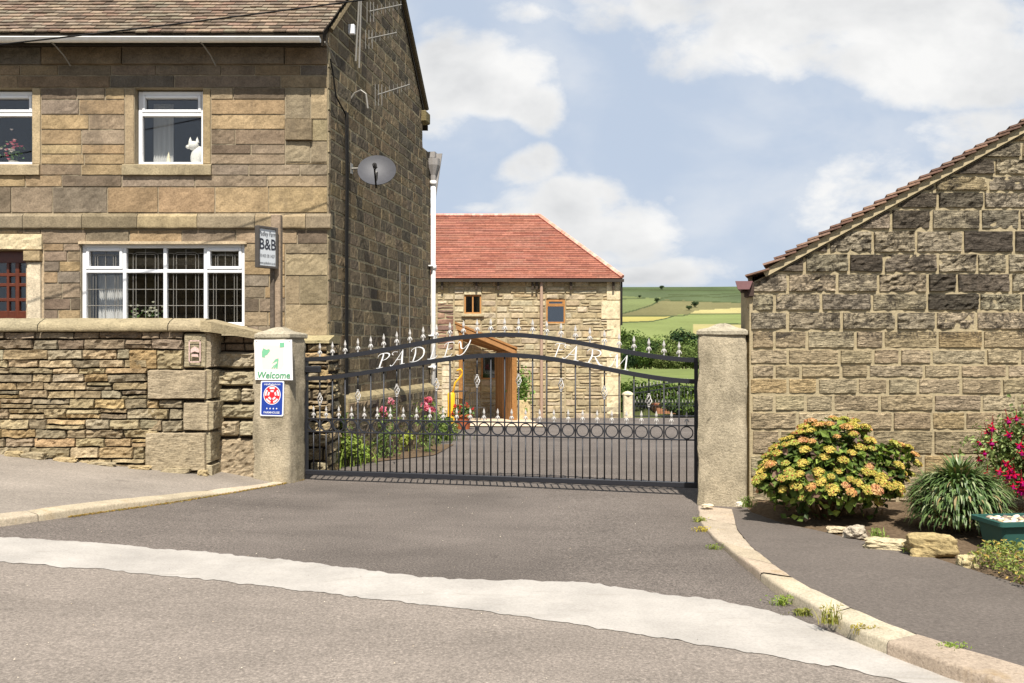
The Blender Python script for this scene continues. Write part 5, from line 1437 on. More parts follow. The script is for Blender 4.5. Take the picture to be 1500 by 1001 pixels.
def pot(x, y, r, h, lab, flo, n=30, hh=.3, lc=((70, 96, 50), (120, 140, 80)), name='flower_pot', pm=None):
    e = empty(name, (x, y, g(x, y)), lab, 'plant pot')
    mb = LMB(); mb.lathe([(0, 0), (r*.7, 0), (r*.95, h*.85), (r*1.08, h*.86), (r*1.08, h), (r*.95, h), (r*.9, h*.9), (0, h*.9)], 16); mb.build('pot', pm or M_terra, e, smooth=False)
    mb = LMB(); m = 500; p = RNG.normal(size=(m, 3)); p /= np.linalg.norm(p, axis=1)[:, None]; p *= (RNG.random((m, 1))**.4)*[r*1.25, r*1.25, hh]; p[:, 2] = np.abs(p[:, 2])+h*.85
    leaves(mb, p, p-[0, 0, h*.6], .09, leafcols(m, *lc)); mb.build('foliage', M_leaf, e)
    if flo:
        mb = LMB(); m = n*14; c = RNG.normal(size=(n, 3)); c /= np.linalg.norm(c, axis=1)[:, None]; c[:, 2] = np.abs(c[:, 2]); c = c*[r*1.2, r*1.2, hh]+[0, 0, h*.9]
        p = np.repeat(c, 14, 0)+RNG.normal(size=(m, 3))*.025; leaves(mb, p, RNG.normal(size=(m, 3)), .05, leafcols(m, *flo)); mb.build('flowers', M_petal, e)
    return e
pot(px(24.5, 678), 24.5, .26, .42, 'terracotta pot of red geraniums on the yard', ((200, 40, 50), (226, 70, 70)), 16, .34)
pot(px(24.2, 654), 24.2, .14, .26, 'small terracotta pot left of the red geraniums', None, 0, .12)
tr = empty('stone_trough_planter', (px(31.5, 765), 31.5, g(0, 31.5)), 'tall stone planter with green plant beside the timber porch', 'planter')
mb = MB(); zz = g(0, 31.5); mb.bbox((px(31.5, 757), 31.3, zz-.1), (px(31.5, 777), 31.8, P(0, 586, 31.5)[2]), .03, lin((190, 172, 132))); mb.build('stone_block', M_barn, tr)
mb = MB(); m = 420; p = RNG.normal(size=(m, 3))*[.17, .12, .34]+P(764, 572, 31.5); leaves(mb, p, RNG.normal(size=(m, 3)), .14, leafcols(m, (84, 120, 52), (140, 164, 84))); mb.build('foliage', M_leaf, tr)

# ================================================================ far gate
fgt = P(920, 622, 41); zf = g(fgt[0], 41)
def farpost(u, w_, lab):
    x = px(41, u); e = empty('yard_gatepost', (x, 41, g(x, 41)), lab, 'gatepost')
    mb = LMB(); mb.bbox((-w_/2, -.2, -.2), (w_/2, .2, pz(41, 578)-g(x, 41)), .04, lin((214, 200, 168))); mb.build('shaft', M_barn, e)
    mb = LMB(); zt = pz(41, 578)-g(x, 41); mb.lathe([(w_*.66, zt-.02), (w_*.62, zt+.05), (w_*.3, zt+.13), (0, zt+.16)], 8, (0, 0, 0), lin((214, 200, 168))); mb.build('cap', M_barn, e)
farpost(919.5, .42, 'pale stone post at the left of the far yard gate')
g2 = copy_tree(gate); g2.location = (px(41, 927.5), 41, g(5.6, 41)+.02); g2.rotation_euler = (0, 0, .02); g2.scale = (.93, .93, .93)
tag(g2, 'distant black yard gate with silver finials below the hedge', 'gate'); 
for ch in list(g2.children):
    if ch.name.split('.')[0] in ('letter', 'latch_box'): bpy.data.objects.remove(ch)

# ================================================================ vegetation
def crown(mb, c, r, n, leaf, c0, c1, lobes=9, flat=.8, dens=.55, seed=0, out=.25, spread=.6):
    """foliage: leaves gathered round several lobes"""
    c = np.array(c, float); r = np.array(r, float)
    L = RNG.normal(size=(lobes, 3)); L /= np.linalg.norm(L, axis=1)[:, None]; L *= (RNG.random((lobes, 1))**.5)*.62; L[:, 2] = L[:, 2]*flat
    lr = .34+.26*RNG.random(lobes); tone = .78+.5*RNG.random(lobes)
    k = RNG.integers(0, lobes, n); d = RNG.normal(size=(n, 3)); d /= np.linalg.norm(d, axis=1)[:, None]
    rad = (RNG.random(n)**.33)*(1+out*(RNG.random(n)-.5)); p = L[k]+d*(lr[k]*rad)[:, None]
    cols = leafcols(n, c0, c1)*tone[k][:, None]
    leaves(mb, c+p*r, d+[0, 0, .35], leaf, cols, spread=spread)
def tree(name, loc, h, w_, n, leaf, c0, c1, lab, trunk=.25, lobes=12, group=None, cat='tree'):
    e = empty(name, loc, lab, cat, group)
    mb = LMB(); mb.tube([(0, 0, -.3), (.02*w_, 0, h*.2), (-.02*w_, .01*w_, h*.45), (.03*w_, 0, h*.75)], [trunk*h*.09, trunk*h*.07, trunk*h*.05, trunk*h*.015], 8, lin((92, 78, 60)))
    for k in range(6):
        t = k*1.05+random.random(); z = h*(.25+.07*k); mb.tube([(0, 0, z), (w_*.18*math.cos(t), w_*.18*math.sin(t), z+h*.14), (w_*.34*math.cos(t), w_*.34*math.sin(t), z+h*.24)], [trunk*h*.035, trunk*h*.022, trunk*h*.006], 5, lin((92, 78, 60)))
    mb.build('trunk', M_bark, e)
    mb = LMB(); crown(mb, (0, 0, h*.56), (w_*.62, w_*.62, h*.50), n, leaf, c0, c1, lobes, spread=.28); mb.build('crown', M_leafd, e)
    return e
M_bark = plain('bark', (1, 1, 1), .9, .1, nz=.2, ns=8, attr=True); M_leafd = leaf_mat('tree_leaf', .2, .1, .8)
def place(proto, x, y, s, rz, lab, sz=None):
    o = copy_tree(proto); o.location = (x, y, g(x, y)); o.scale = (s, s, sz or s); o.rotation_euler = (0, 0, rz); o['label'] = lab; return o
# tree belt in the valley, one by one
TG = 'trees in the valley belt'
protos = [tree('broadleaf_tree', (0, 0, 0), 10, 8, 2600, .75, (46, 64, 34), (88, 108, 56), 'x', lobes=14, group=TG), tree('broadleaf_tree', (0, 0, 0), 10, 6.5, 2400, .7, (34, 50, 32), (66, 84, 46), 'x', lobes=11, group=TG),
          tree('broadleaf_tree', (0, 0, 0), 10, 9, 2600, .75, (70, 86, 44), (116, 130, 72), 'x', lobes=16, group=TG),
          tree('broadleaf_tree', (0, 0, 0), 10, 8.5, 2400, .7, (58, 76, 36), (98, 118, 56), 'x', lobes=7, group=TG), tree('broadleaf_tree', (0, 0, 0), 10, 6, 2200, .7, (38, 58, 40), (70, 92, 56), 'x', lobes=8, group=TG), tree('broadleaf_tree', (0, 0, 0), 10, 7.5, 2400, .7, (80, 92, 48), (124, 134, 78), 'x', lobes=6, group=TG)]
belt = [  # column, top row, distance, spread, prototype
 (905, 478, 205, .9, 0), (921, 480, 200, .9, 2), (938, 479, 210, 1.0, 0), (954, 481, 200, .9, 1), (1004, 470, 195, 1.1, 0), (989, 476, 198, .7, 1), (972, 485, 190, 1.2, 2), (1020, 478, 200, .9, 1), (1034, 482, 200, 1, 0), (1052, 480, 205, 1.0, 2), (1070, 482, 200, 1, 0), (1088, 480, 205, 1.0, 1), (1106, 482, 200, 1, 0), (1125, 481, 205, 1, 2),
 (912, 494, 165, 1.0, 0), (932, 492, 160, 1.1, 1), (952, 494, 165, 1.1, 2), (976, 492, 160, 1.2, 0), (1000, 490, 158, 1.1, 2), (1018, 494, 160, 1.0, 1), (1045, 492, 160, 1.1, 0), (1075, 492, 160, 1.1, 2), (1100, 492, 160, 1.1, 1),
 (885, 492, 165, 1.1, 2), (868, 480, 205, 1.0, 0), (845, 484, 200, 1.0, 1), (920, 508, 140, .9, 2), (944, 508, 138, 1.0, 0), (968, 506, 140, .9, 1), (994, 508, 138, 1.0, 0), (1016, 508, 140, .9, 2), (1042, 508, 140, 1.0, 1)]
words = ['far left', 'left', 'middle', 'right']
for i, (u, v, Dd, sp_, k) in enumerate(belt):
    x = px(Dd, u); zt = pz(Dd, v+[0, 3, -1, 5, 1, 4][i*5 % 6]*.8); h = max(4.5, zt-g(x, Dd)); s = h/10; k = (k+(i*7) % 6) % 6
    o = place(protos[k], x, Dd, s*sp_*.86, i*1.3, 'tree in the valley wood beyond the yard gate, one of a dense green belt', s)
for p in protos:
    for c in list(p.children): bpy.data.objects.remove(c)
    bpy.data.objects.remove(p)
# single trees on the hillside
HG = 'single trees on the hillside'
pt0 = tree('field_tree', (0, 0, 0), 10, 10, 900, 1.3, (50, 66, 44), (76, 92, 60), 'x', lobes=9, group=HG)
def ground_at(u, v, lo=300, hi=1500):
    best = None
    for y in np.linspace(lo, hi, 500):
        x = px(y, u); vv = HY-(g(x, y)-CH)*F/y
        if vv <= v: return x, y
    return px(hi, u), hi
for (u, v, hpx, wpx, lab) in ((970, 424.5, 6, 8, 'dark round tree on the skyline of the hill'), (937.5, 436.5, 4, 5, 'smallest dark tree on the green hillside field'), (963, 444.5, 8, 8, 'round dark tree at the end of the curved hedge'), (1019, 451, 9, 11, 'dark tree at the upper end of the hillside clump'), (1009, 455, 7, 9, 'dark tree at the lower end of the hillside clump')):
    x, y = ground_at(u, v); h = hpx*y/F; o = place(pt0, x, y, wpx*y/F/10, u, lab, h/10*1.15)
    o['group'] = HG
for c in list(pt0.children): bpy.data.objects.remove(c)
bpy.data.objects.remove(pt0)
# hedge of bushes behind the far gate
BG = 'bushes behind the far yard gate'
bp = None
for i, (u, vt, Dd, wm, tone) in enumerate([(902, 558, 50, 2.4, 0), (918, 560, 47, 2.2, 0), (938, 562, 49, 2.6, 1), (958, 561, 48, 2.6, 0), (978, 565, 49, 2.6, 1), (998, 563, 48, 2.6, 0), (1018, 562, 49, 2.6, 1), (1040, 560, 48, 2.6, 0), (1064, 560, 49, 2.8, 1), (1090, 558, 48, 2.8, 0), (990, 583, 44.5, 1.6, 0), (1008, 586, 44.8, 1.5, 1)]):
    x = px(Dd, u); gz_ = g(x, Dd); h = pz(Dd, vt)-gz_+.1
    e = empty('hedge_bush', (x, Dd, gz_), 'leafy green bush behind the far yard gate', 'bush', BG)
    mb = LMB(); mb.tube([(0, 0, -.1), (.05, 0, h*.3), (0, .05, h*.7)], [.06, .045, .02], 5, lin((90, 76, 58))); mb.build('stem', M_bark, e)
    c0, c1 = (((66, 84, 36), (118, 132, 60)) if tone else ((52, 72, 34), (98, 118, 54)))
    mb = LMB(); crown(mb, (0, 0, h*.5), (wm*.75, 1.0, h*.62), 1500, .20, c0, c1, 9, out=.5); mb.build('foliage', M_leafd, e)
# little orange roof beyond the gate
sh = empty('orange_roofed_shed', (px(46, 985), 46, g(8.3, 46)), 'low shed with pale orange tiled roof behind the far gate', 'shed')
x0_, x1_ = px(46, 962), px(46, 1012); zb = g(8.3, 46); zt = pz(46, 598)
mb = MB(); mb.box((x0_, 46, zb-.2), (x1_, 48, zb+.5), lin((170, 120, 90))); mb.build('wall', M_barn, sh)
mb = MB(); xm = (x0_+x1_)/2-.2; mb.add([(x0_-.1, 45.9, zb+.45), (x1_+.1, 45.9, zb+.45), (xm+.5, 46.9, zt), (xm-.3, 46.9, zt), (x0_-.1, 48.1, zb+.45), (x1_+.1, 48.1, zb+.45)], [(0, 1, 2, 3), (0, 3, 4), (1, 5, 2), (3, 2, 5, 4)], lin((216, 156, 128))); mb.build('roof', M_tile_red, sh)

# ---------------------------------------------------------------- border under the gable
def blades(mb, n, cfun, h, w_, c0, c1, bend=.5, up=1.0, seg=4, rad=None):
    for i in range(n):
        p = cfun(i); th = random.random()*6.283; hh = h*(.6+.6*random.random()); d = np.array([math.cos(th), math.sin(th), 0]); s = np.array([-d[1], d[0], 0]); b = bend*(.5+random.random())
        rows = []
        for k in range(seg+1):
            t = k/seg; q = p+d*b*hh*t*t+np.array([0, 0, hh*(t*up-.45*b*t*t)]); ww = w_*(1-t**1.6)*.5+.0008
            rows.append([q-s*ww, q+s*ww])
        t = random.random(); c = (np.array(lin(c0))*(1-t)+np.array(lin(c1))*t)*(.8+.4*random.random())
        mb.grid(np.array(rows), c)
def on_gable(s, d): q = fg(s, d, 0); return np.array([q[0], q[1], g(q[0], q[1])])
soilb = sheet([tuple(on_gable(s, .15)[:2]) for s in (-.2, 2.5, 5.3)], [(px(12.3, 448)-.1, 12.0), tuple(on_gable(2.5, .9)[:2]), tuple(on_gable(5.3, .55)[:2])], .012, 20, 6)
tag(MB().grid(soilb).build('border_soil', M_soil), kind='structure')
PGp = 'plants in the border under the gable'
edge = [G(u, v) for u, v in ((452, 682), (480, 677), (510, 670), (545, 660), (580, 652), (615, 645), (640, 640))]
edge = np.array(edge)
labs = ['tall grassy clump behind the left gatepost', 'low bright green shrub second from the gatepost in the border', 'leafy green plant in the border below the gable cables', 'yellow green shrub in the middle of the gable border', 'bushy green plant in the border before the pink roses', 'leafy rose bush with pink blooms against the gable', 'green plant beside the foot of the white drainpipe']
for i in range(7):
    e0_ = edge[i]; back_p = np.array(on_gable(.2+.8*i, .3)); t = .42 if i > 3 else .30; c = e0_*(1-t)+back_p*t; c[2] = g(c[0], c[1])
    e = empty('border_plant', tuple(c), labs[i], 'plant', PGp)
    h = [.62, .5, .62, .5, .62, .9, .5][i]; L_ = np.linalg.norm(e0_-back_p)
    c0, c1 = [((92, 112, 40), (150, 164, 76)), ((96, 122, 44), (160, 176, 84)), ((70, 96, 40), (126, 148, 70)), ((130, 146, 54), (186, 190, 96)), ((76, 100, 42), (140, 156, 76)), ((64, 88, 40), (120, 140, 70)), ((80, 104, 46), (140, 150, 80))][i]
    mb = LMB(); crown(mb, (0, 0, h*.42), (.60, .55, h*.66), 2300, .075, c0, c1, 10, out=.7)
    blades(mb, 220, lambda k: np.array([random.gauss(0, .22), random.gauss(0, .28), 0.0]), h*.9, .014, c0, c1, .5)
    mb.build('foliage', M_leaf, e)
FG_ = 'pink rose blooms under the gable'
def rose(c, r, c0, c1, parent):
    mb = MB(); m = 70; p = RNG.normal(size=(m, 3)); p /= np.linalg.norm(p, axis=1)[:, None]
    leaves(mb, np.array(c)+p*r*.75, p, r*1.0, leafcols(m, c0, c1), aspect=.9, spread=.35, fold=.3); return mb.build('bloom', M_petal, parent, base=None)
for i, (u, v, lab, blooms) in enumerate([(627, 590, 'tall pink rose stems beside the white drainpipe', [(627, 587, .075), (625, 597, .075), (633, 601, .06), (620, 594, .05)]), (561, 600, 'deep pink rose stems in the middle of the border', [(561, 601, .06), (563, 607, .05), (573, 589, .05)]), (492, 600, 'pale pink rose stem near the left gatepost', [(491, 600, .05), (572, 586, .035)])]):
    q = P(u, v, [15.5, 14.2, 12.8][i]); gx_ = g(q[0], q[1]); e = empty('rose_bush', (q[0], q[1], gx_), lab, 'rose')
    mb = MB()
    for (bu, bv, r) in blooms: t = P(bu, bv, q[1]); mb.tube([(q[0], q[1], gx_), (t[0]+.03, q[1]+.02, (gx_+t[2])/2), (t[0], q[1], t[2])], .008, 5, lin((90, 110, 60)))
    m = 260; p = np.stack([q[0]+RNG.normal(size=m)*.12, q[1]+RNG.normal(size=m)*.1, gx_+(q[2]-gx_)*RNG.random(m)], 1); leaves(mb, p, RNG.normal(size=p.shape), .06, leafcols(m, (76, 100, 44), (130, 150, 76))); mb.build('stems', M_leaf, e)
    for (bu, bv, r) in blooms: rose(P(bu, bv, q[1]), r, (214, 110, 140) if i != 2 else (236, 200, 206), (240, 160, 180), e)

# ---------------------------------------------------------------- hydrangea by the right wall
hy0 = np.array([px(8.45, 1208), 8.45, g(3, 8.5)+.06]); hyd = empty('flowering_shrub', tuple(hy0), 'large rounded shrub with yellow and orange flower heads beside the right gatepost', 'shrub')
def hull(th, z):   # outline radius by direction and height share
    return 1.0
HWx, HWy, HH = .74, .52, .84
def hpos(n, shell=.75):
    d = RNG.normal(size=(n, 3)); d[:, 2] = np.abs(d[:, 2])*1.0-.35; d /= np.linalg.norm(d, axis=1)[:, None]
    lump = .60+.72*fbm(d*2.3+7, 2); r = shell+(1-shell)*RNG.random(n)**.5; p = d*(lump*r)[:, None]*[HWx, HWy, HH*.62]; p[:, 2] += HH*.40
    p[:, 2] = np.maximum(p[:, 2], .03); p[:, 0] *= np.where(p[:, 2] < .25, .93, 1.0); return p, d
mb = LMB(); n = 4200; p, d = hpos(n, .35); leaves(mb, p, d+[0, 0, .3], .075, leafcols(n, (52, 70, 34), (104, 124, 52), (104, 84, 68), .12, .3), aspect=.7, spread=.7)
n = 900; p, d = hpos(n, .9); leaves(mb, p*1.0, d+[0, 0, .5], .085, leafcols(n, (84, 108, 44), (140, 156, 70), (118, 92, 76), .12, .25), aspect=.72, spread=.6); mb.build('foliage', M_leaf, hyd)
mb = LMB()
for k in range(26):
    t = random.random()*6.28; r = random.random()*.8; q = np.array([HWx*r*math.cos(t), HWy*r*math.sin(t), HH*(.4+.3*random.random())]); mb.tube([(q[0]*.25, q[1]*.25, -.05), q*.55+[0, 0, -.05], q], [.014, .01, .006], 5, lin((96, 78, 54)))
mb.build('stems', M_bark, hyd)
heads = []
ycol = [((216, 200, 110), (200, 184, 92)), ((206, 192, 104), (188, 178, 86)), ((218, 184, 116), (204, 156, 100)), ((210, 154, 118), (216, 184, 128)), ((194, 190, 104), (172, 174, 84))]
for (c0, c1) in ycol:
    mb = LMB(); n = 110; d = RNG.normal(size=(n, 3)); d[:, 2] = np.abs(d[:, 2]); d /= np.linalg.norm(d, axis=1)[:, None]
    p = d*[.046, .046, .022]*(.8+.25*RNG.random((n, 1))); leaves(mb, p, d+[0, 0, .6], .020, leafcols(n, c0, c1, (200, 110, 90), .06, .2), aspect=.9, spread=.5)
    n = 16; p = RNG.normal(size=(n, 3))*[.02, .02, .004]-[0, 0, .01]; leaves(mb, p, np.tile([0, 0, 1.], (n, 1)), .04, leafcols(n, (110, 120, 56), (140, 140, 70)))
    o = mb.build('flower_head', M_petal, hyd); heads.append(o)
used = set(); placed = []
tries = 0
while len(placed) < 98 and tries < 4000:
    tries += 1; p, d = hpos(1, .99); p, d = p[0], d[0]
    if d[1] > .25 or p[2] < .12: continue
    if p[2] < .3 and random.random() < .7: continue
    if p[0] > .35 and p[2] < .62 and random.random() < .7: continue
    if any(np.linalg.norm(p-q) < .068 for q in placed): continue
    placed.append(p)
    k = random.choices(range(5), [5, 5, 2, 1, 3])[0]; o = heads[k] if k not in used else link(heads[k]); used.add(k)
    pp = p*1.03; o.location = pp; nrm = Vector((d[0]*.8, d[1]*.9, .9+d[2])).normalized(); o.rotation_euler = nrm.to_track_quat('Z', 'Y').to_euler(); s = .75+.6*random.random(); o.scale = (s, s, s)

# strap leaved plant
lp0 = np.array([px(7.75, 1404), 7.75, g(4, 8)+.07]); st = empty('strap_leaf_plant', tuple(lp0), 'dense dome of narrow drooping green leaves beside the planter', 'plant')
mb = LMB(); Ns = 1900
for i in range(Ns):
    th = random.random()*6.283; el = random.random(); r0 = .30*math.sqrt(random.random()); d = np.array([math.cos(th), math.sin(th), 0]); s = np.array([-d[1], d[0], 0])
    base = d*r0*1.0+np.array([0, 0, .22+.26*math.sqrt(max(0, 1-(r0/.31)**2))*(.75+.25*random.random())])
    if random.random() < .45: base[2] = .08+.26*random.random(); base[:2] = d[:2]*(.26+.06*random.random())
    L = .15+.09*random.random(); a0 = 1.35-.7*r0/.3+random.gauss(0, .2); rows = []; q = base.copy(); w_ = .009+.006*random.random()
    droop = 1.6+1.4*random.random()
    for k in range(6):
        t = k/5; a = a0-droop*t*(r0/.3+.25); ww = w_*math.sin(math.pi*min(.97, .18+t*.8))
        rows.append([q-s*ww, q+s*ww]); q = q+(d*math.cos(a)+np.array([0, 0, math.sin(a)]))*L/5
    zb = base[2]/.55; t = random.random(); c = (np.array(lin((58, 82, 40)))*(1-t)+np.array(lin((112, 132, 78)))*t)
    if random.random() < .14: c = np.array(lin((150, 158, 116)))
    if random.random() < .05: c = np.array(lin((150, 130, 90)))
    mb.grid(np.array(rows)*[.98, .9, 1.02], c)
mb.build('foliage', leaf_mat('glossy_leaf', .15, .35, .45), st)
mb = LMB()
for k in range(14): t = random.random()*6.28; r = .22*random.random(); mb.tube([(r*.6*math.cos(t), r*.6*math.sin(t), -.05), (r*math.cos(t), r*math.sin(t), .35)], .008, 5, lin((86, 74, 50)))
mb.build('stems', M_bark, st)

# fuchsia
fu0 = np.array([px(8.75, 1522), 8.7, g(5, 8.7)+.08]); fu = empty('fuchsia_bush', tuple(fu0), 'fuchsia bush with hanging red flowers at the right edge', 'shrub')
mb = LMB(); crown(mb, (0, 0, .52), (.72, .46, .66), 4600, .055, (86, 108, 58), (146, 160, 98), 16, out=.5); mb.build('foliage', M_leaf, fu)
mb = LMB()
for k in range(18): t = random.random()*6.28; r = .5*random.random(); mb.tube([(r*.2*math.cos(t), r*.2*math.sin(t), -.05), (r*.6*math.cos(t), r*.5*math.sin(t), .45), (r*math.cos(t), r*.8*math.sin(t), .8)], [.012, .008, .004], 5, lin((110, 84, 60)))
mb.build('stems', M_bark, fu)
fl = None
for k in range(85):
    if fl is None:
        mb = LMB(); c0 = lin((196, 20, 62)); mb.tube([(0, 0, .05), (0, 0, .0)], .003, 4, lin((120, 40, 40))); mb.lathe([(.003, 0), (.007, -.012), (.006, -.022)], 7, (0, 0, 0), c0)
        for j in range(4):
            t = j*math.pi/2; dx, dy = math.cos(t), math.sin(t); mb.add([(0, 0, -.02), (dx*.020-dy*.009, dy*.020+dx*.009, -.030), (dx*.038, dy*.038, -.024), (dx*.020+dy*.009, dy*.020-dx*.009, -.030)], [(0, 1, 2, 3)], c0)
        mb.lathe([(.005, -.02), (.014, -.034), (.015, -.048), (.010, -.05)], 8, (0, 0, 0), lin((170, 20, 110))); mb.tube([(0, 0, -.04), (.002, 0, -.075)], .0018, 4, c0)
        fl = mb.build('flower', M_petal, fu); o = fl
    else: o = link(fl)
    th = math.pi*(.85+1.3*random.random()); ph_ = random.uniform(-.6, 1.1); r = 1.0
    o.location = (.60*math.cos(th)*math.cos(ph_)*r, .44*math.sin(th)*math.cos(ph_)*r-.03, .55+.52*math.sin(ph_)); s = 1.15+.5*random.random(); o.scale = (s, s, s); o.rotation_euler = (random.gauss(0, .3), random.gauss(0, .3), random.random()*6)

# planter of pebbles
pl = empty('green_planter', (px(7.15, 1506), 7.15, g(4.4, 7.2)+.05), 'dark green plastic trough filled with pebbles at the right edge', 'planter', rz=.12)
mb = LMB(); M_pl = plain('dark_green_plastic', lin((44, 84, 76)), .5, .4, nz=.08, ns=10)
def ringbox(a, b, z, r=.03):
    p = []
    for (cx_, cy_, t0) in ((a-r, b-r, 0), (-a+r, b-r, 90), (-a+r, -b+r, 180), (a-r, -b+r, 270)):
        for k in range(4): t = math.radians(t0+k*30); p.append((cx_+r*math.cos(t), cy_+r*math.sin(t), z))
    return p+[p[0]]
mb.grid(np.array([ringbox(.30, .13, .0), ringbox(.34, .16, .22), ringbox(.375, .195, .222), ringbox(.375, .195, .255), ringbox(.335, .155, .255), ringbox(.33, .15, .20)])); mb.build('trough', M_pl, pl)
mb = LMB(); mb.add([(-.33, -.15, .215), (.33, -.15, .215), (.33, .15, .215), (-.33, .15, .215)], [(0, 1, 2, 3)], lin((90, 80, 66)))
pc_ = palette([(220, 208, 186), (200, 170, 130), (170, 150, 126), (120, 108, 96), (214, 196, 160), (96, 84, 74), (228, 220, 204)], .1)
for k in range(260):
    r = .014+.016*random.random(); c = (random.uniform(-.30, .30), random.uniform(-.125, .125), .222+random.random()*.022); ell(mb, c, (r*1.2, r*.9, r*.6), n=6, col=pc_(), tilt=random.gauss(0, .3))
o = mb.build('pebbles', plain('pebbles', (1, 1, 1), .7, .3, attr=True), pl); o['kind'] = 'stuff'

# edging stones
def rock(u, v, Dd, size, lab, seed, flat=1.0, col=(190, 170, 130), rz=0, sink=.02):
    c = P(u, v, Dd); z = g(c[0], c[1])+.05; n = 22; vs = []; fs = []
    for i in range(n+1):
        th = math.pi*i/n
        for k in range(2*n):
            ph_ = math.pi*k/n; d = np.array([math.sin(th)*math.cos(ph_), math.sin(th)*math.sin(ph_), math.cos(th)])
            sq = 1/np.max(np.abs(d))**.62; q = d*sq*(.60+.55*fbm(np.array([d*1.9+seed]), 2)[0]+.18*(fbm(np.array([d*5+seed]), 3)[0]-.5))
            q = q*np.array(size)*[1, 1, flat]; x, y = q[0]*math.cos(rz)-q[1]*math.sin(rz), q[0]*math.sin(rz)+q[1]*math.cos(rz); vs.append([c[0]+x, c[1]+y, z+size[2]*.8+q[2]-sink])
    for i in range(n):
        for k in range(2*n): k2 = (k+1) % (2*n); fs.append((i*2*n+k, i*2*n+k2, (i+1)*2*n+k2, (i+1)*2*n+k))
    o = MB().add(vs, fs, lin(col)).build('edging_stone', M_rock, base=(c[0], c[1], z)); return tag(o, lab, 'stone', 'stones edging the flower bed')
M_rock = stone_mat('edging_rock', .25, 40, .3, (.64, lin((110, 96, 60)), 7), None, 1.0)
rock(1253, 775, 7.62, (.10, .08, .06), 'small grey stone at the left end of the bed edging', 1.0, col=(176, 164, 144), rz=.4)
rock(1304, 788, 7.18, (.22, .12, .05), 'flat pale slab in the bed edging left of the big rock', 2.0, col=(196, 182, 148), rz=-.3)
rock(1362, 800, 6.92, (.21, .12, .105), 'largest rugged golden rock in the bed edging', 3.3, col=(176, 156, 112), rz=-.2)
rock(1418, 818, 6.55, (.075, .06, .06), 'small round stone beside the ground cover', 4.7, col=(202, 186, 142))
rock(1225, 772, 7.85, (.09, .05, .03), 'low pale stone at the foot of the flowering shrub', 5.2, col=(206, 190, 158), rz=-.2)
rock(1036, 750, 9.05, (.07, .05, .02), 'small pale stone chip at the foot of the right gatepost', 6.2, col=(214, 200, 172))
rock(1083, 741, 9.15, (.04, .03, .025), 'white pebble between gatepost and flowering shrub', 7.2, col=(226, 216, 196))
for k, (u, v, s, lab) in enumerate([(20, 668, (.12, .07, .05), 'rounded stone at the foot of the garden wall, leftmost'), (52, 672, (.16, .08, .055), 'pale boulder at the wall foot beside the leftmost stone'), (96, 680, (.15, .06, .04), 'flat stone at the foot of the garden wall, third from the left'),
     (150, 686, (.20, .06, .035), 'long flat stone lying along the foot of the garden wall'), (206, 690, (.13, .07, .04), 'small flat stone at the wall foot before the lowest big block'), (258, 696, (.19, .06, .045), 'broken stone under the corner block of the garden wall'), (297, 700, (.07, .06, .05), 'smallest broken stone at the corner of the garden wall')]):
    o = rock(u, v, 10.43, s, lab, 11.3+k*2.1, col=random.choice([(170, 152, 116), (160, 146, 118), (178, 158, 120)]), rz=random.uniform(-.2, .2)); o['group'] = 'loose stones at the foot of the garden wall'; o.name = 'loose_stone'
# ground cover at the lower right
gc = MB(); n = 9000; A_ = np.array([px(7.0, 1395), 7.15]); 
pts = []
while len(pts) < n:
    x = random.uniform(3.35, 6.0); y = random.uniform(5.3, 6.72)
    u = CX+F*x/y; v = HY+F*(CH-g(x, y)-.1)/y
    lo = np.interp(u, [1405, 1425, 1500, 1700], [822, 842, 876, 950])
    if v > lo-4 or u < 1412: continue
    t = min(1, (lo-v)/14)*min(1, (u-1412)/30); pts.append((x, y, g(x, y)+.05+.16*t*random.random()**.6+.03*vnoise(np.array([[x*6, y*6, 1.]]))[0]))
pts = np.array(pts); leaves(gc, pts, np.tile([0, -.3, 1.], (n, 1)), .035, leafcols(n, (92, 110, 48), (158, 166, 88), (176, 150, 80), .16), aspect=.45, spread=.9)
tag(gc.build('ground_cover', M_leaf), 'low green ground cover plants at the lower right corner', kind='stuff')
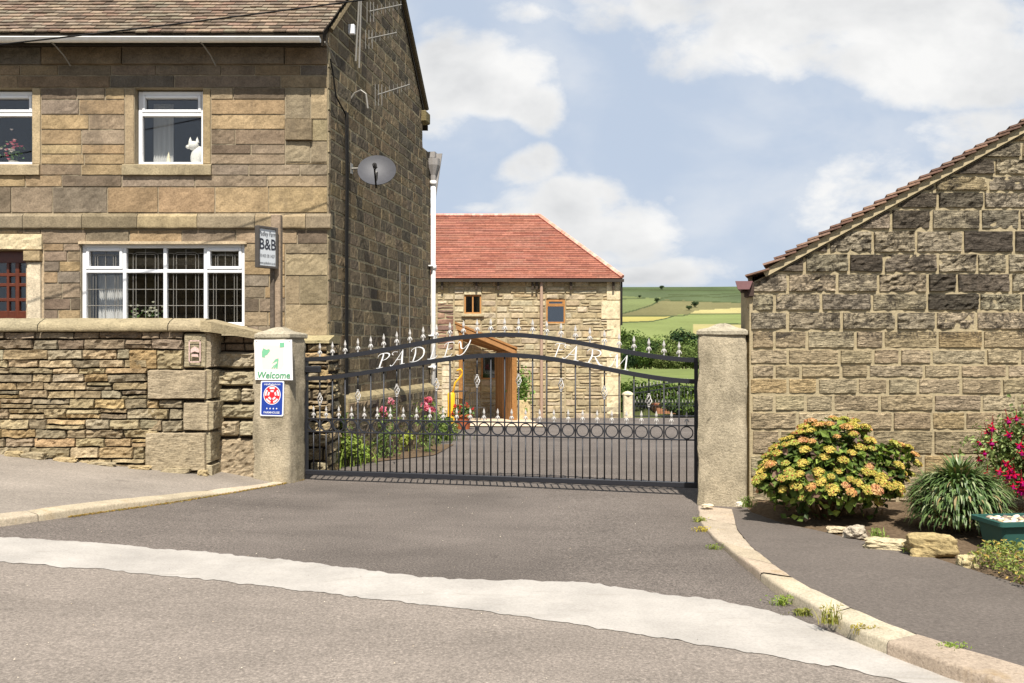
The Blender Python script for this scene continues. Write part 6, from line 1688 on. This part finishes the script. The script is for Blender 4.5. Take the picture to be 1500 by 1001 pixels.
# weeds along the kerbs
WG = 'small weeds along the kerb stones'
for i, (u, v, h, n, c0, c1, lab) in enumerate([(1025, 763, .05, 60, (120, 140, 60), (170, 170, 80), 'small weed tuft on the path kerb near the right gatepost'), (1030, 777, .04, 60, (190, 170, 60), (200, 186, 90), 'yellow weed on the path kerb below the gatepost'), (1046, 803, .045, 40, (110, 130, 60), (150, 160, 80), 'tiny weed at the inner kerb curve'),
     (1146, 884, .06, 110, (120, 150, 60), (170, 180, 90), 'bright green weed where the concrete strip meets the kerb'), (1180, 899, .04, 110, (110, 120, 50), (150, 150, 70), 'mossy weed in the kerb gutter'), (1216, 912, .13, 60, (120, 130, 60), (170, 160, 80), 'tall thin weed growing from the kerb joint'), (1265, 925, .04, 90, (150, 140, 60), (180, 165, 80), 'low yellowish weed across a kerb joint'),
     (1398, 953, .045, 110, (110, 140, 56), (160, 176, 84), 'green tuft on the path side of the kerb'), (1284, 788, .10, 80, (110, 140, 56), (160, 180, 90), 'leafy weed before the flat slab'), (1340, 808, .06, 60, (110, 140, 60), (160, 176, 90), 'small leafy weed below the largest rock'), (1095, 742, .12, 120, (110, 140, 60), (160, 176, 90), 'green weeds between right gatepost and flowering shrub')]):
    c = G(u, v, .012 if i < 5 else .065); mb = MB(); sp_ = .034 if h < .1 else .03; k = int(n*.9)
    p = c+np.stack([RNG.normal(size=k)*sp_*1.2, RNG.normal(size=k)*sp_*.6, RNG.random(k)*h*.8], 1); leaves(mb, p, np.tile([0, -.2, 1.], (k, 1)), .022, leafcols(k, c0, c1), spread=.9, aspect=.4)
    blades(mb, 40, lambda j: c+np.array([random.gauss(0, sp_), random.gauss(0, sp_*.5), -.01]), h, .005, c0, c1, .4, seg=3)
    tag(mb.build('weed', M_leaf, base=tuple(c)), lab, 'weed', WG)
# dry moss in the left kerb gutter
mb = MB(); n = 2600; ii = RNG.random(n)*(len(KO)-3)+2
a = np.array([KO[int(t)]*(1-t % 1)+KO[min(len(KO)-1, int(t)+1)]*(t % 1) for t in ii]); a[:, 1] -= np.abs(RNG.normal(size=n))*.035; a[:, 2] += RNG.random(n)*.012
keep = fbm(np.stack([a[:, 0]*1.4, a[:, 0]*0, a[:, 0]*0], 1), 2) > .46; a = a[keep]
leaves(mb, a, np.tile([0, 0, 1.], (len(a), 1)), .018, leafcols(len(a), (170, 130, 60), (150, 140, 76)), spread=.8); tag(mb.build('gutter_moss', M_leaf), 'dry yellow moss along the left kerb gutter', kind='stuff')
# loose grit on the asphalt
mb = MB(); n = 420
for k in range(n):
    x = random.uniform(-4.5, 3.2); y = random.uniform(3.6, 10.4); s = .0025+.0035*random.random()
    if x > 1.2 and y < 9.3: continue
    z = g(x, y)+.012; c = lin(random.choice([(214, 200, 176), (90, 84, 76), (190, 170, 140), (150, 140, 120)]))
    th = random.random()*3; d = np.array([math.cos(th), math.sin(th), 0])*s; e_ = np.array([-d[1], d[0], 0])*.6; o_ = np.array([x, y, z])
    mb.add([o_+d, o_+e_, o_-d, o_-e_, o_+[0, 0, s*.8]], [(0, 1, 4), (1, 2, 4), (2, 3, 4), (3, 0, 4)], c)
tag(mb.build('loose_grit', M_paint), 'scattered grit and chippings on the asphalt', kind='stuff')

# unseen stone wall behind the viewer, added for the lower windows to mirror
ow = empty('reflection_wall', (-5, -9, 0), 'added unseen stone wall for the lower windows to reflect', 'wall')
fo = Frame((0, -9, 0), (1, 0, 0), (0, 1, 0)); mb = MB()
lay(mb, fo, -15, 3, courses(-.3, 6.3, .2, .3), (.5, 1.2), pd, gap=.03, prot=.02, rough=.02, bev=.02, cell=.4); mb.build('stonework', M_dry, ow)
MB().box((-15, -.5, -.3), (3, -.03, 6.25), lin((60, 52, 42)), fo).build('wall_core', M_dark, ow)
